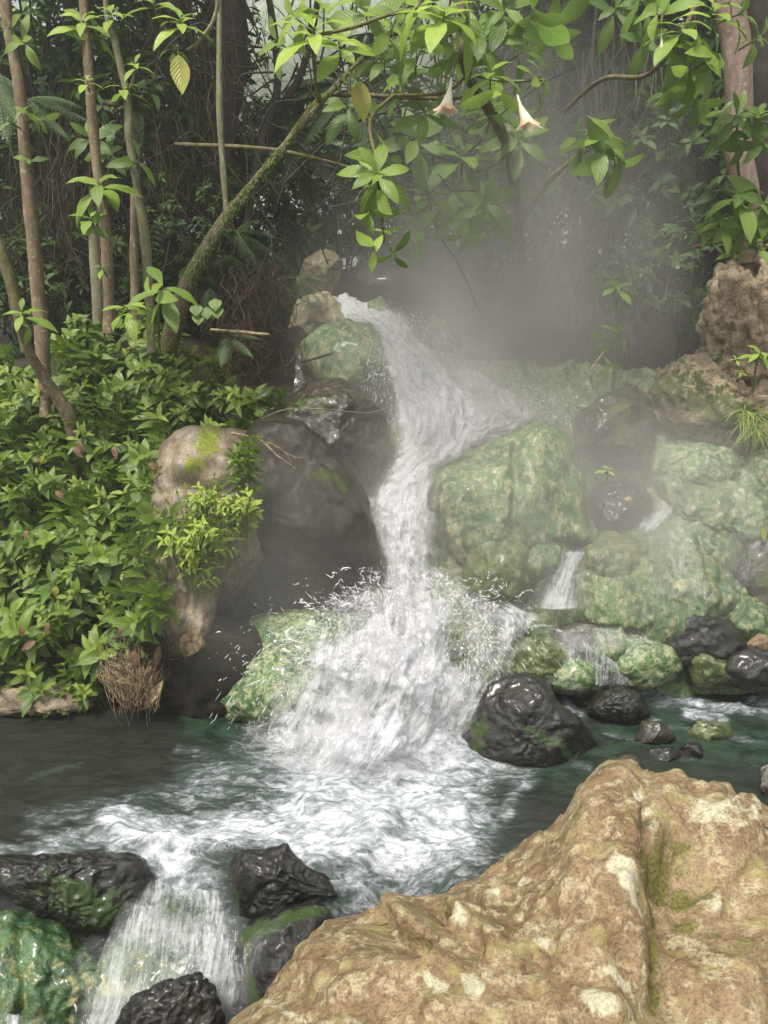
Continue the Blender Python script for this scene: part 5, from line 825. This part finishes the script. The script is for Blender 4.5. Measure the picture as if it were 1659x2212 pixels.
shr = [ # u, v (crown centre), Y, scale, kind, label
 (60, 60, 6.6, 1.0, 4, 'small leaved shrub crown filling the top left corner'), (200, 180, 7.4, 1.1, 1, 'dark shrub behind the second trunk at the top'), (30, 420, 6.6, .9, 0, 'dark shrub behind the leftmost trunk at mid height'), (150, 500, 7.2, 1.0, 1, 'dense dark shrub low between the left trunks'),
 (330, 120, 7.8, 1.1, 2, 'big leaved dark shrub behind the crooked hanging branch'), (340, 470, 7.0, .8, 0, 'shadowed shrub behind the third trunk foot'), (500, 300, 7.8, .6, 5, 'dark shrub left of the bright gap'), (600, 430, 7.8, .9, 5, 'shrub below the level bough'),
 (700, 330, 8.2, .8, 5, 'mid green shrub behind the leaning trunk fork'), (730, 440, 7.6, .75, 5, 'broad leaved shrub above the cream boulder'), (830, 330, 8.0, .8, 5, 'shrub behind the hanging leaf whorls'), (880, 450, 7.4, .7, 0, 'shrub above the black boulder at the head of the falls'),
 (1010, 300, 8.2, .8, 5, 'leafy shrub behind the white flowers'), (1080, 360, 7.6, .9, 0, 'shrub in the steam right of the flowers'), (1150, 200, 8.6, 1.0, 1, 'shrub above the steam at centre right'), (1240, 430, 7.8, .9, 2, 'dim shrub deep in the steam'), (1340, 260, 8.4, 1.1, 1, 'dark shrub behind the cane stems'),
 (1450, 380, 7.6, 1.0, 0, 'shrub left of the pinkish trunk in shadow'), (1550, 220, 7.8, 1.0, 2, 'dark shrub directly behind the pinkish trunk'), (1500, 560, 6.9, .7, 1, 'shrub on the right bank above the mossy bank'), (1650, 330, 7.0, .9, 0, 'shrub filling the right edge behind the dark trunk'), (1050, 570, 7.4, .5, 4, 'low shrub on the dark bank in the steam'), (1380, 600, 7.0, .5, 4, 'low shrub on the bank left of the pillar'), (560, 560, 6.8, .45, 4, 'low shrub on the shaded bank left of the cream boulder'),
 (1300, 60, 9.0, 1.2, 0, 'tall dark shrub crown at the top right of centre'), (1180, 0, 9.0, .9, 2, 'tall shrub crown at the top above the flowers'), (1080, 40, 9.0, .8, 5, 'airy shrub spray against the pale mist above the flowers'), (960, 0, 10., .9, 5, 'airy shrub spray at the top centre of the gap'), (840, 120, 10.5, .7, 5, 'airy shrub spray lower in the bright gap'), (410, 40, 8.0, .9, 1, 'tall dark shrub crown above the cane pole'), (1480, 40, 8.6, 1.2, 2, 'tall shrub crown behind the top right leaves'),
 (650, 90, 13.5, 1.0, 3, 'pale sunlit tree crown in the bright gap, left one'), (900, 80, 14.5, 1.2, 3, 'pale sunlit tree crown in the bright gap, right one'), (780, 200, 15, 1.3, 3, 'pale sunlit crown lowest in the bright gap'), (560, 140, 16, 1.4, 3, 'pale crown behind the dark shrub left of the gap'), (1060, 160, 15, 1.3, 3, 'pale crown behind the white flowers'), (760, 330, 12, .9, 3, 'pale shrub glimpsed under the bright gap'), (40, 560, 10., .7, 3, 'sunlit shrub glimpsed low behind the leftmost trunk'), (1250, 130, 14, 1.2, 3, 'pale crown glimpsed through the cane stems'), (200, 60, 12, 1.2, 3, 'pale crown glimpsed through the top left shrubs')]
used = set()
for u, v, Y, s, k, lab in shr:
    o = protos[k]; hz = [.9, .9, 1.1, 1.2, 1., .9][k] * .9 * s; p = P(u, v, Y) - np.array([0, 0, hz])
    if k in used: copy_thing(o, p, (0, 0, random.uniform(0, 6.28)), s, lab, 'forest shrubs behind the stream')
    else: used.add(k); o.location = p; o.rotation_euler = (0, 0, random.random()); o.scale = (s,) * 3; o['label'] = lab; o['group'] = 'forest shrubs behind the stream'
# dark trunks of the forest
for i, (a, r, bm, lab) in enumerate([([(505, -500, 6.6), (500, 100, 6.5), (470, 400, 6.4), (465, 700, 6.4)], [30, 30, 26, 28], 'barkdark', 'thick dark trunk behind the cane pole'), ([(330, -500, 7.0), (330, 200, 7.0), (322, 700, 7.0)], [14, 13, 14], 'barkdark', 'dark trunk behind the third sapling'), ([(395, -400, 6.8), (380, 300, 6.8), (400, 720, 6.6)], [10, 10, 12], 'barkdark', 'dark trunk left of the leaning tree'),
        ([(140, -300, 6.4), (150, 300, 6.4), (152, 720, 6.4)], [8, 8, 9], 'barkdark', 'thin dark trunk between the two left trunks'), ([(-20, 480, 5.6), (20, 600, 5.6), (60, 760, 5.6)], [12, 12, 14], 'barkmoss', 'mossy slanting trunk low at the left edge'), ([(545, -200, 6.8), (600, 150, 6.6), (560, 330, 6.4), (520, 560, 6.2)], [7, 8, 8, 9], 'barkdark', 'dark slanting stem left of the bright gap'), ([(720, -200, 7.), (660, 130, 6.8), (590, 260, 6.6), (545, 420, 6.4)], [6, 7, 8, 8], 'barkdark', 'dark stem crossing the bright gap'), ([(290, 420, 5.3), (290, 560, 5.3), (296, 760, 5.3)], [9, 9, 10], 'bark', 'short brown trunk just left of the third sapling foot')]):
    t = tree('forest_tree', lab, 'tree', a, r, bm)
    if i < 4:
        top = P(*a[0]); src = protos[(0, 2)[i % 2]].children[0]; c = src.copy(); c.name = 'crown'; SC.collection.objects.link(c); c.parent = t
        c.location = top - np.array(t['_o']) + [random.uniform(-.6, .6), random.uniform(-.2, 1.2), random.uniform(-.6, .1)]; c.scale = (2.3, 2.3, 1.2); c.rotation_euler = (0, 0, i * 1.3)  # unseen crown above the frame, added to darken the forest behind
# skirts of hanging roots and dead fronds
def hanging(name, label, area, n, Y, L, mat, r=.004, parent=None, group=None):
    g = G(); rs = np.random.default_rng(n)
    for i in range(n):
        u = (area[0] + area[2]) / 2 + (area[2] - area[0]) * float(np.clip(rs.normal(0, .24), -.7, .7)); v = rs.uniform(area[1], area[3]) + 30 * math.sin(u * .03); y = rs.uniform(*Y); p = P(u, v, y); l = rs.uniform(*L)
        k = np.array([[0, 0, 0], [rs.normal(0, .07), rs.normal(0, .05), -l * .4], [rs.normal(0, .17) * l, rs.normal(0, .1), -l * .8], [rs.normal(0, .25) * l, rs.normal(0, .1), -l]])
        rr = r * rs.uniform(.4, 1.3); tube(g, p + k, [rr, rr * .8, rr * .5], 7, 4)
    return meta(g.obj(name, mat, None, P((area[0] + area[2]) / 2, area[3], Y[0])), label, 'roots', None, 'stuff')
hanging('dead_fronds', 'reddish brown dead fronds hanging in curtains around the dark trunks at left', (240, -40, 540, 420), 330, (5.9, 6.8), (.3, 1.), M['deadfrond'], .005)
hanging('dead_fronds', 'brown dead fronds and roots hanging low behind the left trunks', (-40, 250, 300, 520), 420, (5.8, 6.8), (.3, .9), M['deadfrond'], .006)
hanging('root_tangle', 'tangle of reddish roots and straw draped on the bank above the mossy boulder', (450, 560, 630, 780), 420, (4.9, 5.3), (.1, .4), M['deadfrond'], .003)
hanging('cane_stems', 'pale thin cane stems hanging in a dense curtain behind the steam', (1090, -60, 1560, 160), 90, (7.0, 8.6), (.6, 1.5), M['cane'], .008)
hanging('hanging_roots', 'fine hanging roots on the dark bank behind the steam', (900, 520, 1500, 720), 130, (5.9, 6.4), (.2, .6), M['cane'], .0035)
for i, (u, Y, dx) in enumerate([(1250, 8.2, 0), (1130, 9.5, .2), (1500, 7.6, .3)]):
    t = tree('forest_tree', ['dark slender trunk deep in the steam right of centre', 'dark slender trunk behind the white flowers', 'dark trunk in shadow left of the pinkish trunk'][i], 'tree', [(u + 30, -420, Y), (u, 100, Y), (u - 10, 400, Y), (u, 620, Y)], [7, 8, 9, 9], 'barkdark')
    c = protos[(2, 0)[i % 2]].children[0].copy(); c.name = 'crown'; SC.collection.objects.link(c); c.parent = t; c.location = P(u + 30, -420, Y) - np.array(t['_o']) + [0, .2, -.3]; c.scale = (2.6, 2.4, 1.3); c.rotation_euler = (0, 0, i * 2.1)  # overhead crown out of view, put there to shade the rear
# more shrubs that close the gaps low in the forest
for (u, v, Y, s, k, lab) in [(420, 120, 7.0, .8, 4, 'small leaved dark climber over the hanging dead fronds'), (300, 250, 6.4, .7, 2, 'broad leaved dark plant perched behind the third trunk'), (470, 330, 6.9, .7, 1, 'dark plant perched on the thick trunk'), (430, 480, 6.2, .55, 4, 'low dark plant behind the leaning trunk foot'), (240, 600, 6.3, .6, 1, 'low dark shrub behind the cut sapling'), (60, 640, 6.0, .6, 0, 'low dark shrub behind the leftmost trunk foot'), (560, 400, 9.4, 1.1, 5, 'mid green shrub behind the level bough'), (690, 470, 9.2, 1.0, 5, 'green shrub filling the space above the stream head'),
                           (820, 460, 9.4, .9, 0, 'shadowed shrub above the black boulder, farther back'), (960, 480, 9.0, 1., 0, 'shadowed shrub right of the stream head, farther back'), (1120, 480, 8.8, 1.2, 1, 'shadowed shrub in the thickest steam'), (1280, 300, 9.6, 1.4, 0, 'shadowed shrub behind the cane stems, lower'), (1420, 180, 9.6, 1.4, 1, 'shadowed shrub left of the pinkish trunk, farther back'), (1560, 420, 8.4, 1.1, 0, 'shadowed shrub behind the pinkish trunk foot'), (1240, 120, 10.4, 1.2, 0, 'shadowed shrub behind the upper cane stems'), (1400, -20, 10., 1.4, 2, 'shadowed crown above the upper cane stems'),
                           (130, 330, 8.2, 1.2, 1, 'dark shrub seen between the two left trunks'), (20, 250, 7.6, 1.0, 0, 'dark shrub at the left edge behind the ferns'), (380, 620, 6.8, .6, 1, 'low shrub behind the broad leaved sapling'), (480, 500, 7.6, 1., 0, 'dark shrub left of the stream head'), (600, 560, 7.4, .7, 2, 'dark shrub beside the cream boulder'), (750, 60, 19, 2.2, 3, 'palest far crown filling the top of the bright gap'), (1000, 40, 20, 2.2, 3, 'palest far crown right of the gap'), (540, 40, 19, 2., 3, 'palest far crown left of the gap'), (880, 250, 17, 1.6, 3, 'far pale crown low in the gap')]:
    copy_thing(protos[k], P(u, v, Y) - np.array([0, 0, [.9, .9, 1.1, 1.2, 1., .9][k] * .9 * s]), (0, 0, random.uniform(0, 6.28)), s, lab, 'forest shrubs behind the stream')
# ------------------------------------------------------------------ twigs, straw, litter
def twig(label, pts, r, mat='bark', forks=(), cat='twig'):
    g = G(); tube(g, [P(*p) for p in pts], [px(x, pts[0][2]) for x in r], 26, 6, .2, 3, moss=0)
    for f in forks: tube(g, [P(*p) for p in f], [px(r[-1], f[0][2]), px(.6, f[0][2])], 14, 5, .1, 4, moss=0)
    return meta(g.obj('twig', M[mat], None, P(*pts[0])), label, cat)
twig('long bare twig arching over the mossy flat sided boulder', [(565, 905, 4.5), (620, 884, 4.45), (700, 884, 4.4), (790, 892, 4.4), (838, 882, 4.4)], [1.6, 1.4, 1.2, 1.], 'cane')
twig('forked bare twig hanging below the leaves over the grey boulder', [(500, 935, 4.1), (560, 950, 4.05), (600, 985, 4.0), (640, 1012, 4.0)], [2.2, 1.8, 1.2], 'straw', [[(560, 950, 4.05), (600, 965, 4.0), (625, 990, 3.98), (636, 1022, 3.98)], [(545, 945, 4.06), (590, 962, 4.02), (638, 990, 4.)], [(600, 970, 4.), (640, 988, 4.), (660, 985, 4.)]])
twig('pale broken stick lying beside the arching fern', [(455, 712, 4.7), (520, 718, 4.65), (582, 723, 4.6)], [3, 4, 3], 'straw')
twig('dark snag pointing right from the root tangle over the pale green dome', [(650, 782, 5.0), (690, 772, 5.0), (720, 762, 5.0)], [3, 2.4, 2], 'barkdark')
twig('short broken stick in the steam on the right bank', [(1275, 800, 5.2), (1290, 780, 5.2), (1304, 760, 5.2)], [2, 2.5, 2], 'straw')
twig('pale horizontal stick on top of the rock pillar', [(1495, 533, 5.1), (1530, 526, 5.1), (1570, 522, 5.1)], [3, 3.5, 3], 'straw')
g = G(); rs = np.random.default_rng(5)
for i in range(330):
    a = rs.uniform(0, 1); u0, v0 = 215 + 140 * a + rs.normal(0, 6), 1425 + 22 * rs.normal(0, .8) + 18 * math.sin(a * 9); cx_ = 298 + rs.normal(0, 20); u1, v1 = u0 + (cx_ - u0) * rs.uniform(.2, 1.), v0 + rs.uniform(20, 118) * (1 - .6 * abs(a - .55))
    p0, p1 = P(u0, v0, 3.9), P(u1, v1, 3.78 + rs.normal(0, .025)); mid = (p0 + p1) / 2 + rs.normal(0, .02, 3) + [0, -.04, 0]
    tube(g, [p0, mid, p1 + rs.normal(0, .01, 3)], [.0022, .0016, .0007], 6, 4)
meta(g.obj('straw_clump', M['straw'], None, P(290, 1550, 3.74)), 'matted clump of dry straw washed onto the rock at the left waterline', 'straw', None, None)
g = G()
for i in range(300):
    p0 = P(rs.uniform(250, 370), rs.uniform(1370, 1460), rs.uniform(3.86, 3.95)); d = rs.normal(0, .06, 3); tube(g, [p0, p0 + d * [.6, .3, .6] + [0, -.01, 0], p0 + d], [.0035, .003, .001], 6, 4)
meta(g.obj('debris', M['deadfrond'], None, P(310, 1460, 3.9)), 'dark rotting twigs and roots caught above the straw clump', 'debris', None, 'stuff')
for u, v, Y, d, L, wd, lab in [(428, 1358, 3.78, (-.45, -.2, -.85), 92, .3, 'large curled dry leaf leaning on the dark rock below the slab'), (345, 1395, 3.8, (-.2, -.3, -.9), 60, .16, 'narrow pinkish dead leaf in the dark debris'), (352, 1470, 3.7, (-.55, -.2, -.8), 110, .1, 'long bent straw coloured blade over the straw clump'), (285, 1408, 3.8, (.4, -.4, -.7), 36, .4, 'small orange dead leaf in the dark debris'), (262, 1355, 3.8, (.1, -.4, -.9), 30, .3, 'small red brown leaf under the undergrowth'),
                              (322, 1000, 4.0, (.7, -.3, -.6), 26, .3, 'dead brown leaf caught on the left side of the grey boulder'), (860, 2000, 1.95, (.6, -.3, .35), 70, .22, 'dark wet leaf in the hollow of the orange boulder'), (800, 2010, 1.93, (.5, -.4, .4), 60, .2, 'brown curled leaf in the hollow of the orange boulder, left one'), (1352, 1074, 4.45, (.3, -.5, -.3), 18, .5, 'tiny pale fallen petal on the squared black block')]:
    g = G(); leaves(g, P(u, v, Y), d, (.2, -1, .3), px(L, Y), px(L * wd, Y), .35, .3, 8, wav=.12); meta(g.obj('dead_leaf', M['straw' if 'petal' in lab or 'straw' in lab or 'dry' in lab else 'deadleaf'], None, P(u, v, Y)), lab, 'leaf')
for i, (u, v, Y) in enumerate([(1610, 900, 4.9), (1628, 930, 4.88)]):
    g = G(); n = 60; p = P(u, v, Y); d = np.stack([rs.normal(.1, .3, n), rs.normal(-.5, .2, n), rs.uniform(-.3, 1, n)], -1); leaves(g, np.tile(p, (n, 1)) + rs.normal(0, .03, (n, 3)), d, (0, -.3, 1), rs.uniform(.08, .18, n), .0035, 1.2, .1, 6, tone=.8)
    meta(g.obj('grass_tuft', M['leaf_small'], None, p), ['bright grass tuft drooping from the mossy right bank, upper one', 'bright grass tuft drooping from the mossy right bank, lower one'][i], 'grass tuft')

for i in range(12):
    u, v = random.uniform(20, 330), random.uniform(760, 1420); Y = bush_Y(v) - .22; g = G()
    leaves(g, P(u, v, Y), (random.uniform(-.8, .8), -.4, random.uniform(-.9, .1)), (.2, -1, .5), random.uniform(.05, .1), random.uniform(.012, .022), .4, .3, 6, tone=2., wav=.15)
    meta(g.obj('dead_leaf', M['leaf_big' if i % 3 == 0 else 'deadleaf'], None, P(u, v, Y)), 'yellow wilted leaf lodged in the left bank undergrowth' if i % 3 == 0 else 'brown curled leaf lodged in the left bank undergrowth', 'leaf', 'withered leaves lodged in the undergrowth')

# ------------------------------------------------------------------ steam rising off the hot water
def steam(name, label, lo, hi, blobs, dens, col=(.98, .955, .92)):
    import bmesh
    lo, hi = np.array(lo, float), np.array(hi, float); V = np.array([[x, y, z] for x in (0, 1) for y in (0, 1) for z in (0, 1)]) * (hi - lo) + lo
    F = [[0, 1, 3, 2], [4, 6, 7, 5], [0, 4, 5, 1], [2, 3, 7, 6], [0, 2, 6, 4], [1, 5, 7, 3]]
    m = N(name); m.t.nodes.remove(m.b); pv = m.n('VolumePrincipled'); m.t.links.new(pv.outputs[0], m.out.inputs['Volume'])
    pv.inputs['Color'].default_value = col + (1,); pv.inputs['Anisotropy'].default_value = .25
    tot = None
    for (c, r, a) in blobs:
        mp = m.n('Mapping'); mp.vector_type = 'TEXTURE'; m.set(mp.inputs['Vector'], m.tc); mp.inputs['Location'].default_value = c; mp.inputs['Scale'].default_value = r
        ln = m.n('VectorMath'); ln.operation = 'LENGTH'; m.t.links.new(mp.outputs[0], ln.inputs[0]); v = m.rng(ln.outputs['Value'], 0, 1, a, 0.)
        tot = v if tot is None else m.math('ADD', tot, v)
    wn = m.noise(.9, 4, .55, .8, m.mapping((1, 1, .8)))
    d = m.math('MULTIPLY', tot, m.rng(wn, .3, .72, .3, 1.5)); m.set(pv.inputs['Density'], m.math('MULTIPLY', d, dens))
    o = mesh_obj(name, V, F, m.m, smooth=False); meta(o, label, 'steam', None, 'stuff'); return o
steam('steam', 'pale steam drifting up from the hot falls and cascades', (-1.9, 3.3, -.1), (3.2, 6.7, 4.6),
      [((.75, 5.4, 2.1), (1.9, 1.3, 1.5), 1.), ((1.0, 5.6, 3.1), (1.7, 1.1, 1.5), .5), ((.1, 4.6, 1.0), (1.5, 1.2, .9), .8), ((-.75, 4.1, .85), (.9, .8, .8), .7), ((1.3, 4.6, 1.0), (2.0, 1.1, 1.1), 1.2), ((.4, 5.1, 1.8), (1.0, .8, .8), .9)], .68)

c_ = P(790, 150, 13.)
steam('steam', 'distant mist glowing white in the bright gap between the trees', c_ - [5., 3., 3.4], c_ + [5., 3.5, 3.5], [((float(c_[0]), 13., float(c_[2])), (4.6, 3., 3.3), 1.)], .5, (.97, .98, .96))
V = np.array([[x, y, z] for x in (-14, 14) for y in (-3, 30) for z in (-1.9, 9.5)], float)
m = N('misty air'); m.t.nodes.remove(m.b); pv = m.n('VolumePrincipled'); m.t.links.new(pv.outputs[0], m.out.inputs['Volume']); pv.inputs['Color'].default_value = (.95, .97, .93, 1); pv.inputs['Density'].default_value = .006; pv.inputs['Anisotropy'].default_value = .3
meta(mesh_obj('haze', V, [[0, 1, 3, 2], [4, 6, 7, 5], [0, 4, 5, 1], [2, 3, 7, 6], [0, 2, 6, 4], [1, 5, 7, 3]], m.m, smooth=False), kind='stuff')
for o in _tmp:
    if '_o' in o.keys(): del o['_o']
